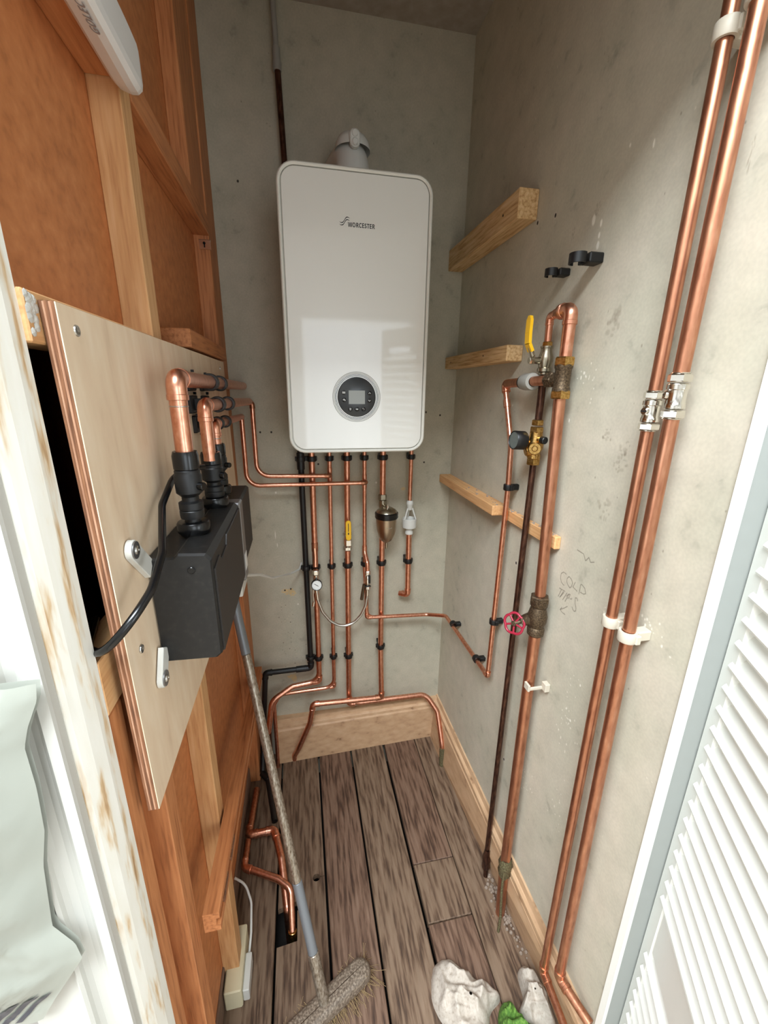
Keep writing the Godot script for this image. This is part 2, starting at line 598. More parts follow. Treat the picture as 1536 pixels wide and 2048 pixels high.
func plaster(seed_: int, w: int, h: int, base: Color, warm: Color, amount: float) -> Image:
	var big := noise_bytes(seed_, 0.005, w, h, 4)
	var mid := noise_bytes(seed_ + 1, 0.02, w, h, 4)
	var fine := noise_bytes(seed_ + 2, 0.16, w, h, 2)
	var data := PackedByteArray()
	data.resize(w * h * 3)
	for i in w * h:
		var b := big[i] / 255.0
		var m := mid[i] / 255.0
		var f := fine[i] / 255.0
		var t := clampf((b - 0.5) * 1.6 + 0.4, 0.0, 1.0)
		var v := 1.0 + (m - 0.5) * 0.16 * amount + (f - 0.5) * 0.06
		if m < 0.3 and b < 0.47:
			v -= (0.3 - m) * 0.9 * amount
		data[i * 3] = int(clampf(lerpf(base.r, warm.r, t) * v, 0, 1) * 255)
		data[i * 3 + 1] = int(clampf(lerpf(base.g, warm.g, t) * v, 0, 1) * 255)
		data[i * 3 + 2] = int(clampf(lerpf(base.b, warm.b, t) * v, 0, 1) * 255)
	return Image.create_from_data(w, h, false, Image.FORMAT_RGB8, data)


func dab(im: Image, x: float, y: float, rx: float, ry: float, c: Color, a: float, soft := 0.6) -> void:
	for py in range(int(y - ry) - 1, int(y + ry) + 2):
		for px in range(int(x - rx) - 1, int(x + rx) + 2):
			if px < 0 or py < 0 or px >= im.get_width() or py >= im.get_height():
				continue
			var d := Vector2((px - x) / maxf(rx, 0.6), (py - y) / maxf(ry, 0.6)).length()
			if d < 1.0:
				var k := a * clampf((1.0 - d) / soft, 0.0, 1.0)
				im.set_pixel(px, py, im.get_pixel(px, py).lerp(c, k))


func stroke(im: Image, pts: Array, c: Color, r: float, a: float) -> void:
	for i in pts.size() - 1:
		var p: Vector2 = pts[i]
		var q: Vector2 = pts[i + 1]
		var n := maxi(1, int((q - p).length() / 0.6))
		for k in n:
			var s := p.lerp(q, float(k) / n)
			dab(im, s.x, s.y, r, r, c, a, 0.8)


func blotch(im: Image, x: float, y: float, rx: float, ry: float, c: Color, a: float, n := 40) -> void:
	for k in n:
		var t := rng.randf() * TAU
		var d := sqrt(rng.randf())
		dab(im, x + cos(t) * rx * d, y + sin(t) * ry * d, rx * rng.randf_range(0.1, 0.35), ry * rng.randf_range(0.1, 0.35), c, a, 0.5)


# ---------------------------------------------------------------- the setting
const CEIL := 2.615


func slab_uv(st: SurfaceTool, corners: Array, uvs: Array, n: Vector3) -> void:
	tri(st, corners[0], corners[1], corners[2], n, n, n, uvs[0], uvs[1], uvs[2])
	tri(st, corners[0], corners[2], corners[3], n, n, n, uvs[0], uvs[2], uvs[3])


func image_mat(im: Image, rough: float) -> StandardMaterial3D:
	var m := StandardMaterial3D.new()
	m.albedo_texture = ImageTexture.create_from_image(im)
	m.roughness = rough
	m.heightmap_enabled = true
	m.heightmap_texture = m.albedo_texture
	m.heightmap_scale = 0.05
	return m


func pts_of(s: String, w: float, h: float) -> Array:
	var out := []
	for p in s.split(" "):
		var q := p.split(",")
		out.append(Vector2(float(q[0]) / 1000.0 / 1.09 * w, (2.65 - float(q[1]) / 1000.0) / 2.65 * h))
	return out


func build_walls() -> void:
	# right wall: pencil note, chips, scuffs and drill holes belong to the plaster
	var w := 896
	var h := 2048
	var im := plaster(101, w, h, rgb(186, 180, 161), rgb(195, 186, 168), 0.4)
	var R := func(z: float, y: float) -> Vector2: return Vector2(z / 1.09 * w, (2.65 - y) / 2.65 * h)
	var pencil := rgb(92, 84, 74)
	for s in ["770,1178 760,1179 752,1172 752,1160 757,1152 765,1149 769,1150", "780,1177 775,1170 775,1162 781,1156 788,1153 793,1158 795,1168 789,1175 780,1177", "803,1174 798,1160 814,1157", "820,1154 821,1177 824,1179 835,1175 840,1165 834,1161 823,1160", "753,1135 775,1137", "761,1134 753,1113", "769,1134 759,1114 764,1121 771,1133", "782,1137 770,1113", "789,1138 779,1113", "781,1128 787,1136 793,1139 791,1130 786,1125", "794,1129 799,1130 801,1134", "820,1137 816,1142 811,1140 813,1127 818,1119 819,1112 814,1108 808,1110 805,1115", "790,1107 781,1098 767,1086 772,1095", "767,1086 775,1083 787,1084", "793,1247 815,1246 824,1234 832,1245 839,1237 850,1242"]:
		stroke(im, pts_of(s, w, h), pencil, 1.0, 0.5)
	var white := rgb(236, 230, 216)
	for c in [[0.695, 1.90, 5, 9], [0.719, 1.887, 3, 6], [0.718, 1.867, 3, 5], [0.718, 1.85, 4, 7], [0.824, 1.964, 2, 6], [0.768, 1.987, 2, 3], [0.732, 1.615, 3, 3], [0.724, 1.606, 2, 4], [0.704, 1.517, 2, 4], [0.446, 1.54, 2, 3], [0.87, 0.956, 2, 3], [0.995, 1.184, 2, 3], [0.858, 0.85, 3, 3]]:
		var p: Vector2 = R.call(c[0], c[1])
		dab(im, p.x, p.y, c[2], c[3], white, 0.95, 0.35)
	for c in [[0.85, 0.87, 16, 40], [0.84, 0.79, 10, 30], [0.74, 1.6, 14, 12], [1.0, 1.18, 14, 14], [0.93, 1.19, 10, 14], [0.72, 0.52, 20, 30], [0.88, 0.6, 20, 30]]:
		var p: Vector2 = R.call(c[0], c[1])
		for k in 16:
			dab(im, p.x + rng.randfn() * c[2], p.y + rng.randfn() * c[3], rng.randf_range(1, 2.4), rng.randf_range(1, 3.2), white, 0.7, 0.5)
	for c in [[0.878, 1.476, 12, 14], [0.873, 1.447, 14, 12], [0.828, 1.498, 12, 10], [0.703, 1.913, 8, 10], [0.631, 1.894, 5, 14], [0.669, 2.176, 3, 5], [0.675, 2.161, 2, 6], [0.672, 2.089, 2, 5], [0.999, 1.871, 3, 16], [0.8, 1.7, 18, 20], [0.85, 1.36, 16, 20]]:
		var p: Vector2 = R.call(c[0], c[1])
		blotch(im, p.x, p.y, c[2], c[3], rgb(120, 108, 92), 0.22, 14)
	for c in [[0.481, 1.965], [0.556, 1.955], [0.554, 1.113], [0.479, 1.193], [0.61, 0.47], [0.7, 0.93]]:
		var p: Vector2 = R.call(c[0], c[1])
		dab(im, p.x, p.y, 6, 7, rgb(206, 196, 184), 0.8, 0.4)
		dab(im, p.x, p.y, 3.2, 3.8, rgb(34, 28, 24), 1.0, 0.3)
	for k in 160:
		dab(im, rng.randf() * w, rng.randf() * h, rng.randf_range(0.7, 1.8), rng.randf_range(0.7, 3.0), rgb(110, 98, 84) if k % 3 else white, 0.5, 0.6)
	var st := sb()
	O = Vector3.ZERO
	var y0 := 0.06
	slab_uv(st, [Vector3(0, y0, 0), Vector3(0, 2.65, 0), Vector3(0, 2.65, 1.09), Vector3(0, y0, 1.09)], [Vector2(0, 1.0 - y0 / 2.65), Vector2(0, 0), Vector2(1, 0), Vector2(1, 1.0 - y0 / 2.65)], Vector3(-1, 0, 0))
	flat(st, [Vector3(0, y0, 1.09), Vector3(0, 2.65, 1.09), Vector3(0.18, 2.65, 1.09), Vector3(0.18, y0, 1.09)], Vector3(0, 0, 1))
	flat(st, [Vector3(0, y0, -0.16), Vector3(0, 2.65, -0.16), Vector3(0.18, 2.65, -0.16), Vector3(0.18, y0, -0.16)], Vector3(0, 0, -1))
	flat(st, [Vector3(0.18, y0, -0.16), Vector3(0.18, 2.65, -0.16), Vector3(0.18, 2.65, 1.09), Vector3(0.18, y0, 1.09)], Vector3(1, 0, 0))
	flat(st, [Vector3(0, 2.65, -0.16), Vector3(0.18, 2.65, -0.16), Vector3(0.18, 2.65, 1.09), Vector3(0, 2.65, 1.09)], Vector3(0, 1, 0))
	flat(st, [Vector3(0, y0, -0.16), Vector3(0.18, y0, -0.16), Vector3(0.18, y0, 1.09), Vector3(0, y0, 1.09)], Vector3(0, -1, 0))
	struct("wall_right", st, image_mat(im, 0.75), "grey plaster right wall with a pencil note and chipped paint")

	# back wall
	w = 720
	im = plaster(131, w, h, rgb(177, 171, 152), rgb(185, 177, 158), 0.4)
	var B := func(x: float, y: float) -> Vector2: return Vector2((x + 0.87) / 0.87 * w, (2.65 - y) / 2.65 * h)
	for c in [[-0.652, 0.80, 17, 10], [-0.64, 0.79, 12, 8], [-0.668, 0.803, 10, 7], [-0.659, 0.40, 16, 9], [-0.65, 0.385, 9, 11], [-0.193, 1.205, 7, 5]]:
		var p: Vector2 = B.call(c[0], c[1])
		blotch(im, p.x, p.y, c[2], c[3], rgb(206, 178, 130), 0.85, 46)
	for c in [[-0.668, 0.806], [-0.645, 0.81], [-0.719, 1.428], [-0.681, 1.428], [-0.112, 1.498], [-0.112, 1.308], [-0.52, 1.31], [-0.731, 2.174], [-0.056, 1.487]]:
		var p: Vector2 = B.call(c[0], c[1])
		dab(im, p.x, p.y, 3.0, 3.2, rgb(40, 34, 30), 0.95, 0.3)
	for c in [[-0.691, 1.041, 0.9, 16], [-0.686, 1.0, 0.9, 8], [-0.679, 1.207, 3, 4], [-0.301, 1.233, 3, 4], [-0.62, 0.74, 3, 3]]:
		var p: Vector2 = B.call(c[0], c[1])
		dab(im, p.x, p.y, c[2] + 0.6, c[3], rgb(224, 218, 206), 0.9, 0.4)
	for k in 60:
		var p: Vector2 = B.call(-0.66 + rng.randfn() * 0.03, rng.randf_range(0.42, 0.75))
		dab(im, p.x, p.y, rng.randf_range(0.8, 2.0), rng.randf_range(0.8, 2.4), rgb(70, 62, 54) if k % 2 else rgb(216, 200, 168), 0.7, 0.5)
	for k in 140:
		dab(im, rng.randf() * w, rng.randf() * h, rng.randf_range(0.7, 1.6), rng.randf_range(0.7, 2.6), rgb(96, 88, 78) if k % 3 else rgb(214, 206, 192), 0.5, 0.6)
	st = sb()
	slab_uv(st, [Vector3(-0.87, 0, 0), Vector3(-0.87, 2.65, 0), Vector3(0, 2.65, 0), Vector3(0, 0, 0)], [Vector2(0, 1), Vector2(0, 0), Vector2(1, 0), Vector2(1, 1)], Vector3(0, 0, 1))
	flat(st, [Vector3(-1.3, -0.2, -0.16), Vector3(-1.3, 2.65, -0.16), Vector3(0, 2.65, -0.16), Vector3(0, -0.2, -0.16)], Vector3(0, 0, -1))
	flat(st, [Vector3(-1.3, -0.2, -0.16), Vector3(-1.3, 2.65, -0.16), Vector3(-1.3, 2.65, 0), Vector3(-1.3, -0.2, 0)], Vector3(-1, 0, 0))
	flat(st, [Vector3(-1.3, -0.2, 0), Vector3(-1.3, 2.65, 0), Vector3(-0.87, 2.65, 0), Vector3(-0.87, -0.2, 0)], Vector3(0, 0, 1))
	flat(st, [Vector3(-0.87, -0.2, 0), Vector3(-0.87, 0, 0), Vector3(0, 0, 0), Vector3(0, -0.2, 0)], Vector3(0, 0, 1))
	flat(st, [Vector3(0, -0.2, -0.16), Vector3(0, 2.65, -0.16), Vector3(0, 2.65, 0), Vector3(0, -0.2, 0)], Vector3(1, 0, 0))
	flat(st, [Vector3(-1.3, 2.65, -0.16), Vector3(0, 2.65, -0.16), Vector3(0, 2.65, 0), Vector3(-1.3, 2.65, 0)], Vector3(0, 1, 0))
	flat(st, [Vector3(-1.3, -0.2, -0.16), Vector3(0, -0.2, -0.16), Vector3(0, -0.2, 0), Vector3(-1.3, -0.2, 0)], Vector3(0, -1, 0))
	struct("wall_back", st, image_mat(im, 0.75), "grey plaster back wall behind the boiler")

	# ceiling of the closet and of the room it opens off
	st = sb()
	box(st, Vector3(-1.3, CEIL, -0.16), Vector3(0.18, CEIL + 0.15, 1.2))
	struct("ceiling", st, M.ceil, "dim plaster ceiling over the boiler")
	st = sb()
	holed_wall(st, Transform3D(Basis(Vector3(1, 0, 0), Vector3(0, 0, 1), Vector3(0, 1, 0)), Vector3(0, ROOM_H, 1.13)), -3.2, 1.5, 3.37, ROOFLIGHT)
	struct("ceiling_001", st, M.room_wall)
	st = sb()
	box(st, Vector3(-3.2, -0.12, 1.1), Vector3(1.5, 0.0, 4.5))
	struct("floor_001", st, M.room_floor)
	# wall that the doorway is cut through
	st = sb()
	box(st, Vector3(-3.2, 0, 1.0), Vector3(-1.25, ROOM_H, 1.133))
	box(st, Vector3(-1.25, 0, 1.09), Vector3(-0.86, ROOM_H, 1.133))
	box(st, Vector3(0.06, 0, 1.12), Vector3(1.5, ROOM_H, 1.2))
	box(st, Vector3(-3.2, ROOM_H - 0.3, 1.133), Vector3(-0.86, ROOM_H, 1.2))
	box(st, Vector3(-0.86, 2.24, 1.1), Vector3(0.06, ROOM_H, 1.2))
	struct("wall_front", st, M.room_wall)
	st = sb()
	holed_wall(st, Transform3D(Basis(Vector3(0, 0, 1), Vector3.UP, Vector3(1, 0, 0)), Vector3(1.4, 0, 0)), 1.2, 4.5, ROOM_H, WIN_RIGHT_ADDED)
	struct("wall_room_right", st, M.room_wall)
	# outer walls of the room with their window openings
	st = sb()
	holed_wall(st, Transform3D(Basis(Vector3(0, 0, 1), Vector3.UP, Vector3(-1, 0, 0)), Vector3(-3.0, 0, 0)), 1.2, 4.5, ROOM_H, WIN_LEFT)
	struct("wall_room_left", st, M.room_wall)
	st = sb()
	holed_wall(st, Transform3D(Basis.IDENTITY, Vector3(0, 0, 4.3)), -3.2, 1.5, ROOM_H, WIN_BACK)
	struct("wall_room_back", st, M.room_wall)
	var k := 1
	for wd in WIN_LEFT:
		window_frame("window_%d" % k, Transform3D(Basis(Vector3(0, 0, 1), Vector3.UP, Vector3(-1, 0, 0)), Vector3(-3.08, 0, 0)), wd)
		k += 1
	for wd in WIN_RIGHT_ADDED:
		window_frame("window_%d" % k, Transform3D(Basis(Vector3(0, 0, 1), Vector3.UP, Vector3(1, 0, 0)), Vector3(1.48, 0, 0)), wd)  # added window on the unseen right side, for light on the partition
		k += 1
	for wd in ROOFLIGHT:
		window_frame("window_%d" % k, Transform3D(Basis(Vector3(1, 0, 0), Vector3(0, 0, 1), Vector3(0, 1, 0)), Vector3(0, ROOM_H + 0.12, 1.13)), wd)
		k += 1
	for wd in WIN_BACK:
		window_frame("window_%d" % k, Transform3D(Basis.IDENTITY, Vector3(0, 0, 4.38)), wd)
		k += 1


func holed_wall(st: SurfaceTool, xf: Transform3D, a: float, b: float, top: float, holes: Array) -> void:
	var x := a
	for h in holes:
		box(st, Vector3(x, 0, 0), Vector3(h[0], top, 0.2), 0.0, xf)
		box(st, Vector3(h[0], 0, 0), Vector3(h[1], h[2], 0.2), 0.0, xf)
		box(st, Vector3(h[0], h[3], 0), Vector3(h[1], top, 0.2), 0.0, xf)
		x = h[1]
	box(st, Vector3(x, 0, 0), Vector3(b, top, 0.2), 0.0, xf)


func window_frame(called: String, xf: Transform3D, w: Array) -> void:
	var o := struct_root(called)
	var st: SurfaceTool
	var mx: float = (w[0] + w[1]) * 0.5
	for f in [[w[0], w[2], w[1], w[2] + 0.05], [w[0], w[3] - 0.05, w[1], w[3]], [w[0], w[2] + 0.05, w[0] + 0.05, w[3] - 0.05], [w[1] - 0.05, w[2] + 0.05, w[1], w[3] - 0.05], [mx - 0.02, w[2] + 0.05, mx + 0.02, w[3] - 0.05]]:
		st = sb()
		box(st, Vector3(f[0], f[1], -0.03), Vector3(f[2], f[3], 0.03), 0.0, xf)
		obj("frame", st, M.paint, o)


func build_floor() -> void:
	var o := struct_root("floor", Vector3.ZERO, "old brown floorboards with dark gaps, knots and cut holes")
	var st := sb()
	box(st, Vector3(-1.3, -0.2, 0.0), Vector3(0.15, -0.15, 1.1))
	obj("void_base", st, M.dark, o)
	st = sb()
	box(st, Vector3(-1.3, -0.15, 1.06), Vector3(0.15, -0.022, 1.1))
	box(st, Vector3(0.1, -0.15, 0.0), Vector3(0.15, -0.022, 1.06))
	obj("void_side", st, M.dark, o)
	var rows := [
		[[-0.92, -0.7235], [[0.0, 1.1]]],
		[[-0.5595, -0.4225], [[0.0, 1.1]]],
		[[-0.4155, -0.272], [[0.0, 1.1]]],
		[[-0.262, -0.1195], [[0.0, 0.5545], [0.557, 0.7235], [0.727, 1.1]]],
		[[-0.1165, 0.05], [[0.0, 1.1]]],
	]
	var k := 0
	for r in rows:
		for s in r[1]:
			st = sb()
			box(st, Vector3(r[0][0], -0.022, s[0]), Vector3(r[0][1], 0.0008 * ((k * 7) % 3), s[1]), 0.002)
			obj("floorboard", st, M["floor%d" % (k % 4)], o)
			k += 1
	# the second board: notched round the pipes, with a knot hole
	var p := PackedVector2Array()
	for q in [[-0.7165, 0.044], [-0.66, 0.04], [-0.66, 0.0], [-0.567, 0.0], [-0.567, 0.5305]]:
		p.append(Vector2(q[0], q[1]))
	for i in 15:
		var a := TAU * (14 - i + 0.25) / 15.0
		p.append(Vector2(-0.594 + cos(a) * 0.0125, 0.531 + sin(a) * 0.0115))
	for q in [[-0.567, 0.5312], [-0.567, 1.1], [-0.7165, 1.1], [-0.7165, 0.693], [-0.657, 0.688], [-0.657, 0.612], [-0.628, 0.606], [-0.634, 0.594], [-0.657, 0.586], [-0.7165, 0.598]]:
		p.append(Vector2(q[0], q[1]))
	st = sb()
	var xf := Transform3D(Basis(Vector3(1, 0, 0), Vector3(0, 0, 1), Vector3(0, 1, 0)), Vector3(0, -0.022, 0))
	extrude(st, p, xf, 0.022)
	obj("floorboard", st, M.floor2, o)

	# skirting of the back wall: moulded top, dirty cream paint
	O = Vector3.ZERO
	st = sb()
	prism(st, [Vector2(0, 0), Vector2(0.058, 0), Vector2(0.052, 0.165), Vector2(0.046, 0.172), Vector2(0.044, 0.184), Vector2(0.03, 0.19), Vector2(0.026, 0.205), Vector2(0, 0.205)],
		Transform3D(Basis(Vector3(0, 0, 1), Vector3(0, 1, 0), Vector3(1, 0, 0)), Vector3(-0.745, 0, 0)), Transform3D(Basis(Vector3(0, 0, 0.62), Vector3(0, 0.97, 0), Vector3(1, 0, 0)), Vector3(0.0, 0, 0)))
	struct("baseboard_back", st, M.cream, "dirty cream skirting board under the pipes on the back wall")
	st = sb()
	var far := Transform3D(Basis(Vector3(1, 0, 0), Vector3(0, 1, 0), Vector3(0, 0, 1)), Vector3(0, 0, 0.0))
	var near := Transform3D(Basis(Vector3(1, 0, 0), Vector3(0, 1, 0), Vector3(0, 0, 1)), Vector3(0, 0, 1.09))
	# the foot of the old wall runs out of true, so the skirting leans
	var sf := [Vector2(0.09, -0.02), Vector2(-0.04, -0.02), Vector2(-0.026, 0.16), Vector2(-0.021, 0.168), Vector2(-0.02, 0.182), Vector2(-0.01, 0.188), Vector2(-0.006, 0.205), Vector2(0.09, 0.205)]
	var sn := [Vector2(0.09, -0.02), Vector2(0.024, -0.02), Vector2(-0.012, 0.165), Vector2(-0.018, 0.172), Vector2(-0.018, 0.19), Vector2(-0.01, 0.198), Vector2(-0.006, 0.216), Vector2(0.09, 0.216)]
	for i in sf.size():
		var j := (i + 1) % sf.size()
		var e: Vector2 = sf[j] - sf[i]
		flat(st, [far * Vector3(sf[i].x, sf[i].y, 0), far * Vector3(sf[j].x, sf[j].y, 0), near * Vector3(sn[j].x, sn[j].y, 0), near * Vector3(sn[i].x, sn[i].y, 0)], Vector3(-e.y, e.x, 0))
	var cap := []
	for q in sn:
		cap.append(near * Vector3(q.x, q.y, 0))
	flat(st, cap, Vector3(0, 0, 1))
	struct("baseboard_right", st, M.cream, "cracked cream skirting board along the right wall")


func build_left() -> void:
	var o := struct_root("wall_left", Vector3.ZERO, "open stud partition of pine studs and noggins backed with brown hardboard")
	var st: SurfaceTool
	for b in [[0.0, 1.09, 1.62, CEIL], [0.0, 0.95, 1.245, 1.619], [0.0, 1.09, 0.0, 1.244]]:
		st = sb()
		box(st, Vector3(-0.856, b[2], b[0]), Vector3(-0.85, b[3], b[1]))
		obj("hardboard_panel", st, M.hard, o)
	st = sb()
	box(st, Vector3(-1.3, -0.15, 0.0), Vector3(-1.25, CEIL, 1.13))
	obj("outer_panel", st, M.hard, o)
	for b in [
		["stud", Vector3(-0.85, 0.0, 0.706), Vector3(-0.8078, CEIL, 0.751), M.pine_y],
		["stud", Vector3(-0.85, 0.0, 0.955), Vector3(-0.809, 1.21, 0.996), M.rust_y],
		["stud", Vector3(-0.85, 0.0, 0.0), Vector3(-0.808, CEIL, 0.125), M.rust_y],
		["board", Vector3(-0.85, 2.033, 0.126), Vector3(-0.812, CEIL, 0.285), M.rust_y],
		["stud", Vector3(-0.85, 0.0, 1.055), Vector3(-0.813, 1.21, 1.09), M.rust_y],
		["noggin", Vector3(-0.85, 1.986, 0.126), Vector3(-0.806, 2.032, 0.705), M.rust_z],
		["noggin", Vector3(-0.85, 1.986, 0.752), Vector3(-0.806, 2.032, 1.09), M.rust_z],
		["noggin", Vector3(-0.85, 1.612, 0.752), Vector3(-0.808, 1.656, 1.09), M.pine_z],
		["noggin", Vector3(-0.85, 1.212, 0.752), Vector3(-0.812, 1.283, 1.09), M.pine_z],
		["noggin", Vector3(-0.85, 1.654, 0.146), Vector3(-0.789, 1.69, 0.575), M.rust_z],
	]:
		st = sb()
		box(st, b[1], b[2], 0.0015)
		obj(b[0], st, b[3], o)
	st = sb()
	box(st, Vector3(-0.9, 0.0, 0.13), Vector3(-0.845, 0.085, 1.05), 0.003)
	obj("sole_plate", st, M.plate, o)
	# drips of white paint on the noggin beside the plywood
	st = sb()
	for k in 26:
		var c := Vector3(-0.8078, 1.652 - absf(rng.randfn()) * 0.012, 1.073 + rng.randf() * 0.014)
		var r := rng.randf_range(0.002, 0.006)
		lathe(st, [[r, 0.0], [r * 0.8, 0.0006], [0.0, 0.0012]], along(c, Vector3.RIGHT), 7, 0.2)
	obj("paint_splash", st, M.paint, o)

	# long notched batten along the foot of the partition
	var t := thing("timber_batten", "long brown timber batten with two notches, fixed low along the left partition above the floor", "batten", Vector3(-0.785, 0.52, 0.5))
	st = sb()
	var s := [Vector2(-0.018, -0.024), Vector2(0.012, -0.024), Vector2(0.012, -0.009), Vector2(0.005, -0.008), Vector2(0.005, 0.008), Vector2(0.012, 0.009), Vector2(0.012, 0.024), Vector2(-0.018, 0.024)]
	prism(st, s, Transform3D(Basis.IDENTITY, Vector3(-0.785, 0.485, 0.06)), Transform3D(Basis.IDENTITY, Vector3(-0.785, 0.60, 0.95)))
	obj("strip", st, M.rust_z, t)
	for z in [0.80, 0.885]:
		st = sb()
		box(st, Vector3(-0.7795, 0.470 + z * 0.125, z - 0.025), Vector3(-0.7725, 0.4845 + z * 0.125, z + 0.025))
		obj("notch_block", st, M.ply_dark, t)

	# door casing: flat lining edge with peeling paint, then a moulded architrave
	O = Vector3.ZERO
	var c := struct_root("trim_1", Vector3(-0.82, 0, 1.12), "white painted door casing with peeling, worn paint at the left edge of the doorway")
	var profs := [
		["lining", [Vector2(-0.86, 1.09), Vector2(-0.8125, 1.09), Vector2(-0.815, 1.104), Vector2(-0.8205, 1.118), Vector2(-0.8265, 1.128), Vector2(-0.830, 1.1315), Vector2(-0.86, 1.131)], M.peel],
		["architrave", [Vector2(-0.93, 1.132), Vector2(-0.8312, 1.132), Vector2(-0.8312, 1.142), Vector2(-0.832, 1.146), Vector2(-0.842, 1.147), Vector2(-0.845, 1.143), Vector2(-0.850, 1.139), Vector2(-0.857, 1.138), Vector2(-0.864, 1.141), Vector2(-0.8675, 1.146), Vector2(-0.868, 1.152), Vector2(-0.871, 1.155), Vector2(-0.874, 1.153), Vector2(-0.876, 1.148), Vector2(-0.93, 1.148)], M.paint],
	]
	for pr in profs:
		st = sb()
		prism(st, pr[1].map(func(v): return Vector2(v.x, v.y)), Transform3D(Basis(Vector3(1, 0, 0), Vector3(0, 0, 1), Vector3(0, 1, 0)), Vector3(0, 0.0, 0)), Transform3D(Basis(Vector3(1, 0, 0), Vector3(0, 0, 1), Vector3(0, 1, 0)), Vector3(0, 2.1, 0)))
		obj(pr[0], st, pr[2], c)
	# right jamb: narrow white bead on the wall's end, then the flat frame
	O = Vector3.ZERO
	c = struct_root("trim_2", Vector3(0, 0, 1.1), "white bead and pale frame where the right wall meets the louvred door")
	st = sb()
	box(st, Vector3(-0.004, 0.2, 1.087), Vector3(0.004, 2.1, 1.103), 0.001)
	obj("bead", st, M.door_paint, c)
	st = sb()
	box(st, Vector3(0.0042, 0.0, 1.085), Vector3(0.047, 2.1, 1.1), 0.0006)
	obj("frame_strip", st, M.frame_shade_grey, c)


func build_door() -> void:
	# louvred leaf: hinge edge by the right jamb, swung towards the room
	var xf := Transform3D(Basis(Vector3(-0.491, 0, 0.871).normalized(), Vector3.UP, Vector3(-0.871, 0, -0.491).normalized()), Vector3(0.045, 0, 1.1))
	var o := struct_root("door_1", Vector3.ZERO, "white louvred cupboard door standing open at the right")
	o.transform = xf
	var W := 0.36
	var st := sb()
	for sx in [[-0.001, 0.036], [W - 0.036, W]]:
		st = sb()
		box(st, Vector3(sx[0], 0.03, -0.028), Vector3(sx[1], 1.88, 0.0), 0.003)
		obj("stile", st, M.door_paint, o)
	for ry in [[0.03, 0.13], [0.560, 0.672], [1.79, 1.88]]:
		st = sb()
		box(st, Vector3(0.0365, ry[0], -0.027), Vector3(W - 0.0365, ry[1], -0.001), 0.003)
		obj("rail", st, M.door_paint, o)
	var sec := [Vector2(-0.0245, 0.023), Vector2(-0.0215, 0.0245), Vector2(0.0025, -0.008), Vector2(0.0045, -0.012), Vector2(0.0035, -0.0155), Vector2(0.0005, -0.0165), Vector2(-0.0245, 0.0165)]
	st = sb()
	# one slat, then copies; ends are housed in the stiles and show rounded noses on them
	var basis := Basis(Vector3(0, 0, 1), Vector3(0, 1, 0), Vector3(1, 0, 0))
	prism(st, sec, Transform3D(basis, Vector3(0.024, 0, 0)), Transform3D(basis, Vector3(W - 0.024, 0, 0)))
	var slat := obj("slat", st, M.door_paint, o)
	var first := true
	for rg in [[0.157, 0.545], [0.700, 1.775]]:
		var y: float = rg[0]
		while y < rg[1]:
			var s := slat if first else slat.duplicate() as MeshInstance3D
			if not first:
				s.name = "slat"
				o.add_child(s, true)
			first = false
			s.position = Vector3(0, y, 0)
			y += 0.0384


# ---------------------------------------------------------------- things
var clip_proto := {}
const RIGHT_TURN := -PI / 2


func clip(kind: String, r: float, d: float, h: float, at: Vector3, turn: float, label: String, group: String, mat: Material) -> void:
	# saddle clip: base on the wall, ring round a pipe whose axis stands d off the wall; local z leaves the wall, local y runs along the pipe
	var key := "%s %.4f %.4f" % [kind, r, d]
	var t: Node3D
	if clip_proto.has(key):
		t = dup(clip_proto[key], kind, at, turn, label)
		return
	t = thing(kind, label, "pipe clip", Vector3.ZERO, group)
	var st := sb()
	box(st, Vector3(-r * 0.9, -h, 0), Vector3(r * 0.9, h, d - r - 0.0012), 0.002)
	obj("base", st, mat, t)
	st = sb()
	lathe(st, [[r + 0.0004, -h], [r + 0.0045, -h], [r + 0.0052, -h + 0.0015], [r + 0.0052, h - 0.0015], [r + 0.0045, h], [r + 0.0004, h], [r + 0.0004, -h]], Transform3D(Basis.IDENTITY, Vector3(0, 0, d)), 22)
	obj("ring", st, mat, t)
	for s in [-1.0, 1.0]:
		st = sb()
		box(st, Vector3(s * (r + 0.001), -h * 0.9, d - r * 0.5 - 0.006), Vector3(s * (r + 0.0085), h * 0.9, d - r * 0.5 + 0.004), 0.0015)
		obj("jaw", st, mat, t)
	t.position = at
	t.rotation.y = turn
	clip_proto[key] = t


func elbow(t: Node3D, p: Vector3, da: Vector3, db: Vector3, r: float, m: Material, called := "elbow") -> void:
	var st := sb()
	var L := r * 2.3
	tube(st, bend([p + da * L, p, p + db * L], r * 1.5, 6), r * 1.13, 16)
	for d in [da, db]:
		cyl(st, p + d * (L - r * 0.55), p + d * (L + r * 0.12), r * 1.2, 16, r * 0.06)
	obj(called, st, m, t)


func sleeve(t: Node3D, a: Vector3, b: Vector3, r: float, m: Material, called := "coupling") -> void:
	var st := sb()
	cyl(st, a, b, r, 16, r * 0.08)
	obj(called, st, m, t)


func pipe(t: Node3D, path: Array, r: float, R: float, m: Material, called := "tube") -> void:
	var st := sb()
	tube(st, bend(path, R, 8), r, 18)
	obj(called, st, m, t)


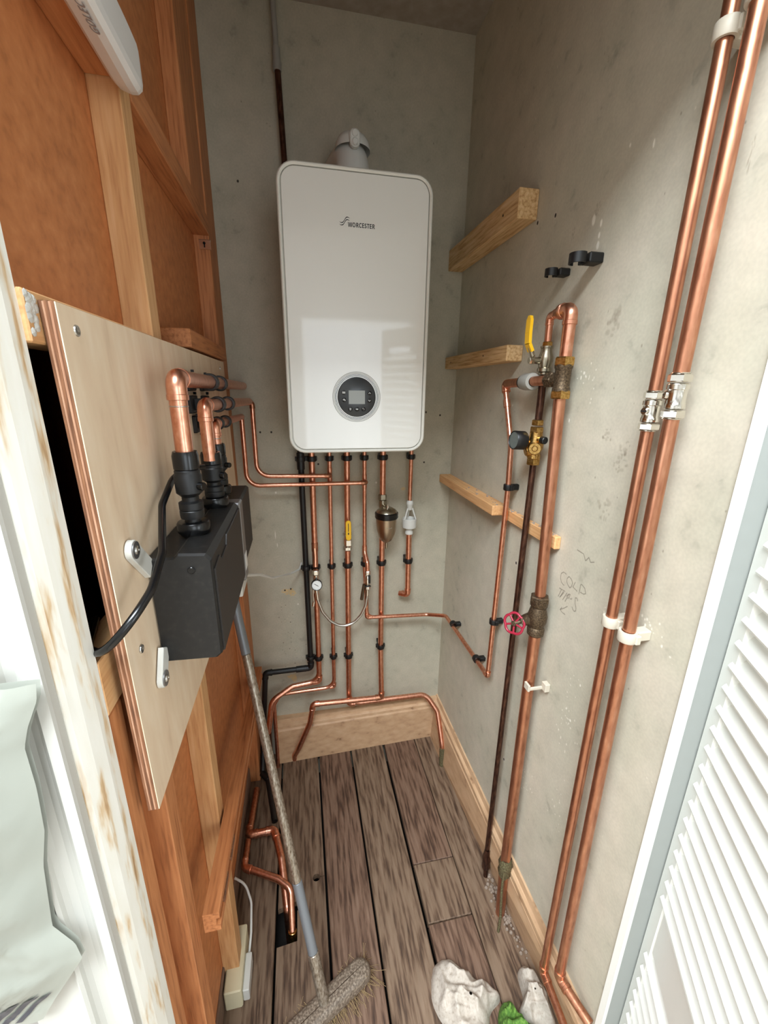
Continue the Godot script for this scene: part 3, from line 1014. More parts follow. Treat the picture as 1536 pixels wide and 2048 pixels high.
func build_boiler() -> void:
	var t := thing("boiler", "white wall-hung gas boiler with a round dark control dial and black maker's lettering", "boiler", Vector3(-0.411, 1.395, 0.0))
	var x0 := -0.611
	var x1 := -0.211
	var y0 := 1.397
	var y1 := 2.108
	var I := Transform3D.IDENTITY
	var st := sb()
	extrude(st, rrect(x0 + 0.004, y0 + 0.004, x1 - 0.004, y1 - 0.004, 0.042), Transform3D(Basis.IDENTITY, Vector3(0, 0, 0.004)), 0.298, 0.003)
	obj("casing", st, M.white_edge, t)
	st = sb()
	frame_ring(st, rrect(x0, y0, x1, y1, 0.046), rrect(x0 + 0.0085, y0 + 0.0085, x1 - 0.0085, y1 - 0.0085, 0.0375), I, 0.29, 0.313, 0.003)
	obj("rim", st, M.white_edge, t)
	st = sb()
	extrude(st, rrect(x0 + 0.0105, y0 + 0.0105, x1 - 0.0105, y1 - 0.0105, 0.0355), Transform3D(Basis.IDENTITY, Vector3(0, 0, 0.302)), 0.009, 0.0015)
	obj("front_panel", st, M.white_gloss, t)
	# control dial
	var c := Vector3(-0.4165, 1.555, 0.311)
	var ax := Transform3D(Basis(Vector3(1, 0, 0), Vector3(0, 0, 1), Vector3(0, -1, 0)), c)
	st = sb()
	lathe(st, [[0.0552, 0.0], [0.0552, 0.0016], [0.0535, 0.0024], [0.0, 0.0024]], ax, 48)
	var dial := obj("control_dial", st, M.panel, t)
	for r in [0.0585, 0.0618, 0.0652, 0.0686]:
		st = sb()
		lathe(st, [[r - 0.00075, 0.0], [r - 0.00075, 0.0006], [r + 0.00075, 0.0006], [r + 0.00075, 0.0]], ax, 48, 0.3)
		obj("ring_line", st, M.panel if r < 0.064 else M.grey_plastic, t)
	st = sb()
	box(st, Vector3(c.x - 0.0235, c.y - 0.019, 0.3132), Vector3(c.x + 0.0235, c.y + 0.0185, 0.3142), 0.0004)
	obj("display", st, M.screen, dial)
	var z := 0.3134
	var icons := [[-0.0375, 0.0125, 0], [-0.0365, -0.008, 1], [0.0372, 0.0115, 2], [0.0368, -0.0095, 3], [-0.019, -0.0335, 4], [0.0, -0.0335, 5], [0.0195, -0.0335, 6]]
	for k in icons:
		var p := Vector3(c.x + k[0], c.y + k[1], z)
		st = sb()
		lathe(st, [[0.0062, 0.0], [0.0058, 0.0007], [0.0, 0.0007]], Transform3D(ax.basis, p), 18, 0.4)
		obj("button", st, M.black, dial)
		st = sb()
		p.z += 0.0008
		match k[2]:
			0:
				for i in 4:
					box(st, p + Vector3(-0.004 + i * 0.0023, -0.003, 0), p + Vector3(-0.0026 + i * 0.0023, 0.003, 0.0004))
				box(st, p + Vector3(-0.0044, -0.0012, 0), p + Vector3(0.0044, 0.0, 0.0003))
			1:
				box(st, p + Vector3(-0.004, -0.0005, 0), p + Vector3(0.003, 0.0016, 0.0004))
				box(st, p + Vector3(0.0015, -0.003, 0), p + Vector3(0.0036, 0.0, 0.0004))
				box(st, p + Vector3(-0.0012, 0.0016, 0), p + Vector3(0.0004, 0.0034, 0.0004))
			2, 3:
				var s := 1.0 if k[2] == 2 else -1.0
				for d in [-1.0, 1.0]:
					var a := p + Vector3(d * 0.0032, -0.0016 * s, 0)
					var b := p + Vector3(0, 0.0016 * s, 0)
					var n := (b - a).cross(Vector3.BACK).normalized() * 0.0006
					flat(st, [a + n, b + n, b - n, a - n], Vector3.BACK)
			4:
				for i in 4:
					box(st, p + Vector3(-0.0026, -0.0026 + i * 0.0015, 0), p + Vector3(0.0026, -0.0018 + i * 0.0015, 0.0004))
			5:
				box(st, p + Vector3(-0.0032, -0.0012, 0), p + Vector3(-0.0006, 0.0014, 0.0004))
				box(st, p + Vector3(0.0002, -0.0016, 0), p + Vector3(0.0034, 0.0016, 0.0004))
			6:
				var arc := []
				for i in 9:
					var a := -PI / 2 + PI * i / 8.0
					arc.append(p + Vector3(0.0002 + cos(a) * 0.002, sin(a) * 0.002, 0.0002))
				arc.append(p + Vector3(-0.0028, 0.002, 0.0002))
				tube(st, arc, 0.0004, 5)
				box(st, p + Vector3(-0.0036, 0.0012, 0), p + Vector3(-0.0022, 0.0028, 0.0004))
		obj("icon", st, M.icon, dial)
	# maker's name and the two waves of the emblem, printed on the front
	var f := SystemFont.new()
	f.font_names = PackedStringArray(["Droid Sans"])
	f.font_weight = 700
	var tm := TextMesh.new()
	tm.text = "WORCESTER"
	tm.font = f
	tm.font_size = 48
	tm.pixel_size = 0.00024
	tm.depth = 0.0004
	tm.horizontal_alignment = HORIZONTAL_ALIGNMENT_LEFT
	tm.vertical_alignment = VERTICAL_ALIGNMENT_BOTTOM
	var sz := tm.get_aabb().size
	var mi := MeshInstance3D.new()
	mi.name = "lettering"
	mi.mesh = tm
	mi.material_override = M.ink
	t.add_child(mi, true)
	var tw := 0.0705
	mi.scale = Vector3(tw / sz.x, 0.0105 / (sz.y if sz.y < 0.03 else sz.y), 1)
	var bb := tm.get_aabb()
	mi.position = Vector3(-0.4365, 1.9775, 0.3112) - O - Vector3(bb.position.x * mi.scale.x, bb.position.y * mi.scale.y, 0)
	st = sb()
	for dy in [0.0, 0.0055]:
		var a0 := Vector3(-0.4575, 1.9805 + dy, 0.3113)
		var pts := []
		for i in 21:
			var u := i / 20.0
			var yy := 0.0
			if u < 0.2:
				yy = -0.0008 * sin(u / 0.2 * PI) - 0.0004 + 0.002 * (1.0 - u / 0.2)
			elif u < 0.8:
				yy = lerpf(0.0, 0.0125, smoothstep(0.1, 0.9, (u - 0.2) / 0.6))
			else:
				yy = 0.0125 - 0.002 * pow((u - 0.8) / 0.2, 2.0)
			pts.append(a0 + Vector3(u * 0.0255, yy, 0))
		for i in 20:
			var wi: float = 0.0013 * (0.35 + 0.65 * sin(PI * (i + 0.5) / 20.0))
			var p: Vector3 = pts[i]
			var q: Vector3 = pts[i + 1]
			flat(st, [p + Vector3(0, -wi, 0), q + Vector3(0, -wi, 0), q + Vector3(0, wi, 0), p + Vector3(0, wi, 0)], Vector3.BACK)
	obj("emblem", st, M.ink, t)

	# flue
	t = thing("flue_elbow", "white flue elbow rising from the top of the boiler and turning to the wall", "flue", Vector3(-0.403, 2.108, 0.16))
	st = sb()
	tube(st, bend([Vector3(-0.403, 2.105, 0.16), Vector3(-0.403, 2.205, 0.16), Vector3(-0.437, 2.205, 0.003)], 0.055, 10), 0.046, 28)
	obj("bend", st, M.white_plastic, t)
	st = sb()
	cyl(st, Vector3(-0.403, 2.106, 0.16), Vector3(-0.403, 2.142, 0.16), 0.055, 28, 0.003)
	obj("collar", st, M.white_plastic, t)
	st = sb()
	lathe(st, [[0.049, 0.0], [0.046, 0.018], [0.036, 0.032], [0.02, 0.04], [0.0, 0.043]], Transform3D(Basis.IDENTITY, Vector3(-0.403, 2.208, 0.16)), 28)
	obj("dome", st, M.white_plastic, t)
	st = sb()
	extrude(st, rrect(-0.417, 2.196, -0.389, 2.238, 0.0135), Transform3D(Basis.IDENTITY, Vector3(0, 0, 0.2)), 0.014, 0.003)
	obj("sampling_boss", st, M.white_plastic, t)
	for yy in [2.207, 2.226]:
		st = sb()
		cyl(st, Vector3(-0.403, yy, 0.212), Vector3(-0.403, yy, 0.218), 0.0085, 16, 0.002)
		obj("sampling_cap", st, M.white_plastic, t)


func build_back_pipes() -> void:
	var t: Node3D
	var X := Vector3.RIGHT
	var Y := Vector3.UP
	var Zv := Vector3.BACK
	var cm: Material = M.copper
	# black condensate pipe
	t = thing("condensate_pipe", "black plastic pipe running down the back wall, left of all the copper pipes", "pipe", Vector3(-0.581, 0.46, 0.05))
	pipe(t, [Vector3(-0.583, 1.40, 0.05), Vector3(-0.579, 0.468, 0.05), Vector3(-0.762, 0.468, 0.05), Vector3(-0.794, 0.12, 0.05), Vector3(-0.795, 0.05, 0.135), Vector3(-0.772, 0.045, 0.165), Vector3(-0.738, 0.03, 0.335)], 0.0107, 0.02, M.black)
	elbow(t, Vector3(-0.579, 0.468, 0.05), Y, -X, 0.0112, M.black)
	elbow(t, Vector3(-0.762, 0.468, 0.05), X, Vector3(-0.1, -1, 0.03).normalized(), 0.0112, M.black)
	sleeve(t, Vector3(-0.64, 0.468, 0.05), Vector3(-0.605, 0.468, 0.05), 0.0132, M.black)
	sleeve(t, Vector3(-0.583, 1.30, 0.05), Vector3(-0.583, 1.36, 0.05), 0.0135, M.black)
	sleeve(t, Vector3(-0.797, 0.05, 0.136), Vector3(-0.768, 0.045, 0.168), 0.0132, M.black)
	# copper runs under the boiler, left to right
	t = thing("copper_pipe", "first copper pipe right of the black pipe, carrying the white pressure gauge", "pipe", Vector3(-0.545, 0.39, 0.05))
	pipe(t, [Vector3(-0.544, 1.40, 0.05), Vector3(-0.547, 0.40, 0.05), Vector3(-0.66, 0.392, 0.056), Vector3(-0.742, 0.356, 0.082), Vector3(-0.766, 0.20, 0.096)], 0.011, 0.045, cm)
	elbow(t, Vector3(-0.547, 0.399, 0.05), Y, -X, 0.011, cm)
	sleeve(t, Vector3(-0.545, 0.985, 0.05), Vector3(-0.545, 1.02, 0.05), 0.0125, M.copper_dull)
	pipe(t, [Vector3(-0.766, 0.21, 0.0955), Vector3(-0.765, -0.05, 0.11)], 0.0140, 0.0, M.copper_brown, "lower_tube")
	pipe(t, [Vector3(-0.545, 1.0, 0.052), Vector3(-0.5445, 0.97, 0.07), Vector3(-0.546, 0.935, 0.09)], 0.0095, 0.02, M.copper_dull, "branch")
	t = thing("copper_pipe", "second copper pipe from the left, thin, teed to the upper cross pipe from the left", "pipe", Vector3(-0.485, 0.36, 0.05))
	pipe(t, [Vector3(-0.481, 1.40, 0.05), Vector3(-0.486, 0.361, 0.05), Vector3(-0.71, 0.355, 0.05), Vector3(-0.737, 0.31, 0.052), Vector3(-0.738, -0.05, 0.075)], 0.0075, 0.04, cm)
	elbow(t, Vector3(-0.486, 0.361, 0.05), Y, -X, 0.0075, cm)
	sleeve(t, Vector3(-0.4815, 1.255, 0.05), Vector3(-0.4815, 1.305, 0.05), 0.0088, cm, "tee")
	t = thing("gas_pipe", "third copper pipe under the boiler, with the small yellow lever, turning right along the skirting", "pipe", Vector3(-0.42, 0.26, 0.05))
	pipe(t, [Vector3(-0.418, 1.40, 0.05), Vector3(-0.42, 1.0565, 0.05)], 0.011, 0.0, cm)
	pipe(t, [Vector3(-0.4202, 0.9795, 0.05), Vector3(-0.424, 0.262, 0.05), Vector3(-0.075, 0.257, 0.05), Vector3(-0.034, 0.20, 0.10), Vector3(-0.034, 0.09, 0.185), Vector3(-0.036, -0.05, 0.2)], 0.011, 0.05, cm)
	elbow(t, Vector3(-0.424, 0.262, 0.05), Y, X, 0.011, cm)
	pipe(t, [Vector3(-0.034, 0.085, 0.187), Vector3(-0.036, -0.05, 0.2005)], 0.0125, 0.0, M.verdigris, "foot")
	t = thing("copper_pipe", "fourth copper pipe under the boiler, running right round the corner and up the right wall", "pipe", Vector3(-0.35, 0.69, 0.05))
	pipe(t, [Vector3(-0.354, 1.40, 0.05), Vector3(-0.354, 0.90, 0.05), Vector3(-0.351, 0.80, 0.072), Vector3(-0.349, 0.693, 0.074), Vector3(-0.095, 0.68, 0.074), Vector3(-0.034, 0.70, 0.13), Vector3(-0.03, 0.706, 0.512), Vector3(-0.03, 1.33, 0.522), Vector3(-0.03, 1.435, 0.516), Vector3(-0.03, 1.585, 0.455)], 0.0075, 0.03, cm)
	elbow(t, Vector3(-0.349, 0.693, 0.074), Y, X, 0.0075, cm)
	elbow(t, Vector3(-0.03, 0.706, 0.513), -Zv, Y, 0.0075, cm)
	sleeve(t, Vector3(-0.354, 1.225, 0.05), Vector3(-0.354, 1.275, 0.05), 0.0088, cm, "tee")
	pipe(t, [Vector3(-0.354, 0.975, 0.05), Vector3(-0.353, 0.96, 0.062), Vector3(-0.349, 0.935, 0.086), Vector3(-0.349, 0.905, 0.09)], 0.0088, 0.02, cm, "branch")
	sleeve(t, Vector3(-0.354, 0.955, 0.05), Vector3(-0.354, 0.995, 0.05), 0.0098, cm)
	sleeve(t, Vector3(-0.03, 1.555, 0.467), Vector3(-0.03, 1.535, 0.475), 0.0095, cm)
	elbow(t, Vector3(-0.03, 1.596, 0.452), Vector3(0, -0.92, 0.39).normalized(), Zv, 0.0098, cm, "reducing_elbow")
	pipe(t, [Vector3(-0.031, 1.596, 0.462), Vector3(-0.0515, 1.599, 0.63), Vector3(-0.045, 1.6, 0.668)], 0.011, 0.03, M.copper_dull, "branch")
	t = thing("copper_pipe", "fifth copper pipe under the boiler, carrying the bell-shaped separator, then stepping left above the skirting", "pipe", Vector3(-0.285, 0.29, 0.05))
	pipe(t, [Vector3(-0.285, 1.40, 0.05), Vector3(-0.285, 1.1985, 0.05)], 0.011, 0.0, cm)
	pipe(t, [Vector3(-0.285, 1.1445, 0.05), Vector3(-0.286, 0.52, 0.05), Vector3(-0.285, 0.296, 0.076), Vector3(-0.578, 0.312, 0.082), Vector3(-0.594, 0.22, 0.082), Vector3(-0.645, 0.095, 0.08), Vector3(-0.668, 0.03, 0.055), Vector3(-0.67, -0.06, 0.03)], 0.011, 0.02, cm)
	elbow(t, Vector3(-0.285, 0.297, 0.076), Y, -X, 0.011, M.copper_dull)
	elbow(t, Vector3(-0.578, 0.312, 0.082), X, Vector3(-0.17, -0.98, 0).normalized(), 0.011, cm)
	t = thing("copper_pipe", "rightmost copper pipe under the boiler, with the white tundish, ending in a short elbow", "pipe", Vector3(-0.176, 0.765, 0.05))
	pipe(t, [Vector3(-0.177, 1.40, 0.05), Vector3(-0.178, 1.1705, 0.05)], 0.0078, 0.0, cm)
	pipe(t, [Vector3(-0.177, 1.0315, 0.05), Vector3(-0.175, 0.767, 0.05), Vector3(-0.205, 0.765, 0.028)], 0.011, 0.012, cm)
	elbow(t, Vector3(-0.175, 0.767, 0.05), Y, Vector3(-0.8, 0, -0.6), 0.011, cm)
	t = thing("copper_pipe", "upper thin cross pipe sweeping from the plywood pipes to the second pipe under the boiler", "pipe", Vector3(-0.733, 1.285, 0.078))
	pipe(t, [Vector3(-0.742, 1.534, 0.085), Vector3(-0.7305, 1.531, 0.078), Vector3(-0.7315, 1.2855, 0.078), Vector3(-0.482, 1.28, 0.078), Vector3(-0.482, 1.28, 0.06)], 0.0076, 0.045, cm)
	elbow(t, Vector3(-0.7305, 1.531, 0.078), Vector3(-1, 0, 0.3).normalized(), -Y, 0.0076, M.copper_dull)
	elbow(t, Vector3(-0.483, 1.28, 0.078), -X, -Zv, 0.0076, M.copper_dull)
	t = thing("copper_pipe", "lower thin cross pipe sweeping from the plywood pipes to the fourth pipe under the boiler", "pipe", Vector3(-0.767, 1.25, 0.078))
	pipe(t, [Vector3(-0.767, 1.49, 0.078), Vector3(-0.767, 1.2525, 0.078), Vector3(-0.353, 1.2505, 0.078), Vector3(-0.353, 1.2505, 0.06)], 0.0076, 0.045, cm)
	elbow(t, Vector3(-0.353, 1.2505, 0.078), -X, -Zv, 0.0076, M.copper_dull)

	# clips on the back wall
	var names := ["black plastic pipe", "first copper pipe", "second copper pipe", "third copper pipe", "fourth copper pipe", "fifth copper pipe", "sixth copper pipe"]
	var g := "black pipe clips on the back wall"
	for c in [[1.338, [-0.583, -0.544, -0.4812, -0.4182, -0.354, -0.285, -0.1772], [0.0107, 0.011, 0.0075, 0.011, 0.0075, 0.011, 0.0078], "just under the boiler"], [0.918, [-0.581, -0.5455, -0.4832, -0.4202, -0.3525, -0.2855, -0.1762], [0.0107, 0.011, 0.0075, 0.011, 0.0075, 0.011, 0.011], "at the height of the gauge"]]:
		for i in 7:
			clip("pipe_clip", c[2][i], 0.05, 0.009, Vector3(c[1][i], c[0], 0), 0.0, "black clip %s round the %s from the left" % [c[3], names[i]], g, M.black)
	for c in [[-0.5795, 0.518, 0.0107, 0], [-0.5465, 0.513, 0.011, 1], [-0.4853, 0.511, 0.0075, 2], [-0.4227, 0.507, 0.011, 3], [-0.286, 0.535, 0.011, 5]]:
		clip("pipe_clip", c[2], 0.05, 0.009, Vector3(c[0], c[1], 0), 0.0, "lowest black clip on the %s of the back wall" % names[c[3]], g, M.black)

	# yellow lever gas valve
	t = thing("lever_valve", "small chrome valve with a yellow lever on the third pipe under the boiler", "valve", Vector3(-0.42, 1.0, 0.05))
	var st := sb()
	lathe(st, [[0.0115, -0.036], [0.0155, -0.034], [0.0155, -0.022], [0.0135, -0.02], [0.0165, -0.008], [0.0165, 0.01], [0.0135, 0.022], [0.0155, 0.024], [0.0155, 0.036], [0.0115, 0.038]], Transform3D(Basis.IDENTITY, Vector3(-0.4205, 1.018, 0.05)), 20)
	obj("body", st, M.chrome, t)
	for yy in [[0.982, 0.997], [1.04, 1.054]]:
		st = sb()
		hexnut(st, Vector3(-0.4205, yy[0], 0.05), Vector3(-0.4205, yy[1], 0.05), 0.0175)
		obj("nut", st, M.chrome, t)
	st = sb()
	cyl(st, Vector3(-0.4205, 1.02, 0.06), Vector3(-0.4205, 1.02, 0.088), 0.007, 14, 0.001)
	obj("spindle", st, M.chrome, t)
	st = sb()
	box(st, Vector3(-0.4295, 1.012, 0.087), Vector3(-0.4115, 1.034, 0.09), 0.001)
	obj("lever_plate", st, M.chrome, t)
	st = sb()
	extrude(st, rrect(-0.4305, 1.035, -0.4105, 1.112, 0.0095), Transform3D(Basis.IDENTITY, Vector3(0, 0, 0.0865)), 0.0055, 0.0015)
	var lev := obj("lever", st, M.yellow, t)
	st = sb()
	box(st, Vector3(-0.4222, 1.07, 0.092), Vector3(-0.4195, 1.102, 0.0924))
	box(st, Vector3(-0.423, 1.058, 0.092), Vector3(-0.4185, 1.066, 0.0924))
	obj("lever_mark", st, M.ink, lev)

	# dirt separator
	t = thing("dirt_separator", "bell-shaped bronze dirt separator with a thick black band on the fifth pipe", "separator", Vector3(-0.278, 1.03, 0.095))
	var F := Transform3D(Basis.IDENTITY, Vector3(-0.278, 1.02, 0.095))
	st = sb()
	lathe(st, [[0.0, 0.0], [0.008, 0.001], [0.02, 0.01], [0.03, 0.03], [0.0365, 0.055], [0.039, 0.085], [0.0395, 0.098]], F, 32)
	var bowl := obj("bowl", st, M.bronze, t)
	st = sb()
	lathe(st, [[0.039, 0.097], [0.0425, 0.099], [0.044, 0.104], [0.0425, 0.108], [0.044, 0.113], [0.0435, 0.119], [0.039, 0.122]], F, 32)
	obj("band", st, M.black_gloss, t)
	st = sb()
	lathe(st, [[0.0395, 0.121], [0.036, 0.128], [0.022, 0.137], [0.0, 0.139]], F, 32)
	obj("lid", st, M.nickel, t)
	st = sb()
	cyl(st, Vector3(-0.276, 1.157, 0.105), Vector3(-0.276, 1.168, 0.105), 0.005, 12, 0.001)
	cyl(st, Vector3(-0.276, 1.167, 0.105), Vector3(-0.276, 1.173, 0.105), 0.0026, 10)
	obj("bleed_screw", st, M.chrome, t)
	st = sb()
	cyl(st, Vector3(-0.277, 1.0, 0.095), Vector3(-0.277, 1.022, 0.095), 0.006, 12, 0.001)
	cyl(st, Vector3(-0.277, 0.996, 0.095), Vector3(-0.277, 1.0, 0.095), 0.0042, 12)
	obj("drain_stub", st, M.nickel, t)
	st = sb()
	lathe(st, [[0.0, 0.0], [0.015, 0.002], [0.016, 0.02], [0.015, 0.03], [0.0, 0.032]], along(Vector3(-0.284, 1.145, 0.05), Vector3.UP), 20)
	cyl(st, Vector3(-0.284, 1.152, 0.05), Vector3(-0.279, 1.15, 0.085), 0.012, 16)
	obj("pipe_collar", st, M.nickel, t)
	st = sb()
	hexnut(st, Vector3(-0.285, 1.176, 0.05), Vector3(-0.285, 1.198, 0.05), 0.0165)
	obj("nut", st, M.nickel, t)
	st = sb()
	for k in 5:
		box(st, Vector3(-0.288 + k * 0.005, 1.086 + 0.002 * sin(k * 2.2), 0.1325), Vector3(-0.285 + k * 0.005, 1.091 + 0.002 * cos(k * 2.9), 0.1338 - absf(k - 1.8) * 0.0005))
	obj("embossed_mark", st, M.nickel, bowl)

	# tundish
	t = thing("tundish", "white plastic tundish with open sides on the rightmost pipe under the boiler", "tundish", Vector3(-0.177, 1.035, 0.05))
	F = Transform3D(Basis.IDENTITY, Vector3(-0.177, 1.032, 0.05))
	st = sb()
	lathe(st, [[0.0118, 0.0], [0.0155, 0.002], [0.0155, 0.012], [0.013, 0.016], [0.013, 0.024], [0.0275, 0.03], [0.028, 0.034], [0.028, 0.064], [0.026, 0.066], [0.022, 0.06], [0.0, 0.04]], F, 28)
	obj("cup", st, M.white_plastic, t)
	st = sb()
	lathe(st, [[0.0, 0.098], [0.0085, 0.1], [0.011, 0.105], [0.011, 0.118], [0.0135, 0.121], [0.0135, 0.132], [0.009, 0.138], [0.0082, 0.138]], F, 24)
	obj("nozzle", st, M.white_plastic, t)
	for k in 3:
		var a := TAU * (k + 0.25) / 3.0
		st = sb()
		var d := Vector3(cos(a), 0, sin(a))
		var p := F.origin
		tube(st, [p + d * 0.0255 + Y * 0.064, p + d * 0.0105 + Y * 0.108], 0.0032, 8)
		obj("strut", st, M.white_plastic, t)

	# filling loop
	t = thing("filling_valve", "chrome filling valve with a white-faced pressure gauge on the first copper pipe", "valve", Vector3(-0.547, 0.86, 0.09))
	st = sb()
	hexnut(st, Vector3(-0.546, 0.905, 0.09), Vector3(-0.546, 0.925, 0.09), 0.0125)
	obj("nut", st, M.chrome, t)
	st = sb()
	cyl(st, Vector3(-0.546, 0.83, 0.088), Vector3(-0.546, 0.906, 0.088), 0.009, 14, 0.001)
	cyl(st, Vector3(-0.546, 0.87, 0.0615), Vector3(-0.546, 0.87, 0.088), 0.008, 12)
	obj("body", st, M.chrome, t)
	var gx := along(Vector3(-0.545, 0.868, 0.094), Vector3(0.02, 0.22, 1.0))
	st = sb()
	lathe(st, [[0.0, 0.0], [0.019, 0.0], [0.0205, 0.003], [0.0205, 0.019], [0.019, 0.021], [0.018, 0.0195]], gx, 28)
	var gauge := obj("gauge_case", st, M.black, t)
	st = sb()
	lathe(st, [[0.0182, 0.0188], [0.0, 0.0188]], gx, 28)
	obj("gauge_face", st, M.dial, gauge)
	st = sb()
	tube(st, [gx * Vector3(-0.009, 0.0195, -0.006), gx * Vector3(0.006, 0.0195, 0.004)], 0.0009, 6)
	for k in 12:
		var a := TAU * k / 16.0 + 2.0
		tube(st, [gx * Vector3(cos(a) * 0.0145, 0.0192, sin(a) * 0.0145), gx * Vector3(cos(a) * 0.0165, 0.0192, sin(a) * 0.0165)], 0.0004, 4)
	obj("gauge_needle", st, M.ink, gauge)
	st = sb()
	tube(st, [Vector3(-0.556, 0.855, 0.085), Vector3(-0.559, 0.82, 0.088), Vector3(-0.557, 0.79, 0.092)], 0.003, 8)
	obj("side_rod", st, M.chrome, t)
	st = sb()
	cyl(st, Vector3(-0.557, 0.795, 0.092), Vector3(-0.561, 0.775, 0.093), 0.0055, 12, 0.001)
	obj("test_nipple", st, M.chrome, t)
	t = thing("filling_valve", "chrome and black-lever filling valve on the fourth copper pipe", "valve", Vector3(-0.349, 0.85, 0.09))
	st = sb()
	hexnut(st, Vector3(-0.349, 0.887, 0.09), Vector3(-0.349, 0.907, 0.09), 0.0105)
	hexnut(st, Vector3(-0.349, 0.828, 0.09), Vector3(-0.349, 0.842, 0.09), 0.0105)
	obj("nut", st, M.chrome, t)
	st = sb()
	lathe(st, [[0.006, -0.028], [0.0085, -0.02], [0.011, -0.008], [0.011, 0.012], [0.008, 0.022], [0.006, 0.026]], Transform3D(Basis.IDENTITY, Vector3(-0.349, 0.862, 0.09)), 16)
	obj("body", st, M.chrome, t)
	st = sb()
	box(st, Vector3(-0.3465, 0.858, 0.098), Vector3(-0.3395, 0.892, 0.106), 0.0015)
	box(st, Vector3(-0.36, 0.842, 0.094), Vector3(-0.337, 0.846, 0.102), 0.001)
	obj("lever", st, M.black, t)
	st = sb()
	tube(st, [Vector3(-0.362, 0.848, 0.088), Vector3(-0.368, 0.81, 0.085), Vector3(-0.372, 0.782, 0.086)], 0.006, 10)
	obj("check_stub", st, M.brass_old, t)
	t = thing("filling_hose", "braided silver hose looping between the two filling valves", "hose", Vector3(-0.447, 0.68, 0.09))
	st = sb()
	tube(st, bend([Vector3(-0.546, 0.838, 0.09), Vector3(-0.542, 0.80, 0.092), Vector3(-0.526, 0.748, 0.094), Vector3(-0.497, 0.706, 0.096), Vector3(-0.465, 0.684, 0.097), Vector3(-0.435, 0.679, 0.097), Vector3(-0.405, 0.688, 0.096), Vector3(-0.376, 0.717, 0.094), Vector3(-0.357, 0.757, 0.092), Vector3(-0.35, 0.80, 0.09), Vector3(-0.349, 0.836, 0.09)], 0.05, 5), 0.0055, 12)
	obj("braid", st, M.steel, t)
	for e in [[Vector3(-0.546, 0.838, 0.09), Vector3(-0.542, 0.80, 0.092)], [Vector3(-0.349, 0.836, 0.09), Vector3(-0.35, 0.80, 0.09)]]:
		st = sb()
		cyl(st, e[0], e[1], 0.0068, 14, 0.0008)
		obj("ferrule", st, M.chrome, t)

	# white cable into the wall, conduit above
	O = Vector3(-0.6, 0.918, 0.01)
	st = sb()
	tube(st, bend([Vector3(-0.722, 1.155, 0.60), Vector3(-0.705, 1.085, 0.45), Vector3(-0.686, 1.0026, 0.30), Vector3(-0.64, 0.921, 0.10), Vector3(-0.606, 0.905, 0.03), Vector3(-0.598, 0.918, 0.0)], 0.08, 6), 0.0038, 10)
	solo("white_cable", "thin white cable curving from the black box to the back wall", "cable", st, M.white_plastic)
	t = thing("conduit", "thin grey conduit from the ceiling joined to a dark pipe behind the boiler", "conduit", Vector3(-0.598, 2.46, 0.03))
	pipe(t, [Vector3(-0.602, CEIL, 0.03), Vector3(-0.598, 2.47, 0.03)], 0.0075, 0.0, M.grey_plastic)
	sleeve(t, Vector3(-0.598, 2.435, 0.03), Vector3(-0.598, 2.455, 0.03), 0.0125, M.grey_plastic)
	sleeve(t, Vector3(-0.598, 2.455, 0.03), Vector3(-0.5985, 2.488, 0.03), 0.0105, M.grey_plastic)
	pipe(t, [Vector3(-0.597, 2.44, 0.03), Vector3(-0.585, 2.06, 0.03)], 0.0088, 0.0, M.copper_brown, "dark_tube")


func nut_valve(t: Node3D, c: Vector3, L: float, r: float, side: Vector3) -> void:
	# straight compression valve: two hex nuts, waisted body, slotted screw facing «side»
	var st := sb()
	lathe(st, [[r * 0.92, -L * 0.28], [r * 1.06, -L * 0.26], [r * 1.06, -L * 0.17], [r * 0.98, -L * 0.15], [r * 0.98, L * 0.13], [r * 1.1, L * 0.15], [r * 1.1, L * 0.25], [r * 0.92, L * 0.28]], Transform3D(Basis.IDENTITY, c), 24)
	obj("body", st, M.chrome, t)
	for s in [-1.0, 1.0]:
		st = sb()
		hexnut(st, c + Vector3(0, s * L * 0.30, 0), c + Vector3(0, s * L * 0.47, 0), r * 1.2)
		obj("nut", st, M.chrome, t)
		st = sb()
		cyl(st, c + Vector3(0, s * L * 0.47, 0), c + Vector3(0, s * L * 0.5, 0), r * 0.98, 20, 0.001)
		obj("olive_ring", st, M.chrome, t)
	st = sb()
	cyl(st, c + side * r * 0.8, c + side * (r * 1.25), r * 0.48, 18, 0.0012)
	var sc := obj("screw", st, M.chrome, t)
	st = sb()
	var w := side.cross(Vector3.UP).normalized()
	var p := c + side * (r * 1.255)
	flat(st, [p - w * r * 0.4 - Vector3(0, 0.0012, 0), p + w * r * 0.4 - Vector3(0, 0.0012, 0), p + w * r * 0.4 + Vector3(0, 0.0012, 0), p - w * r * 0.4 + Vector3(0, 0.0012, 0)], side)
	obj("slot", st, M.ink, sc)


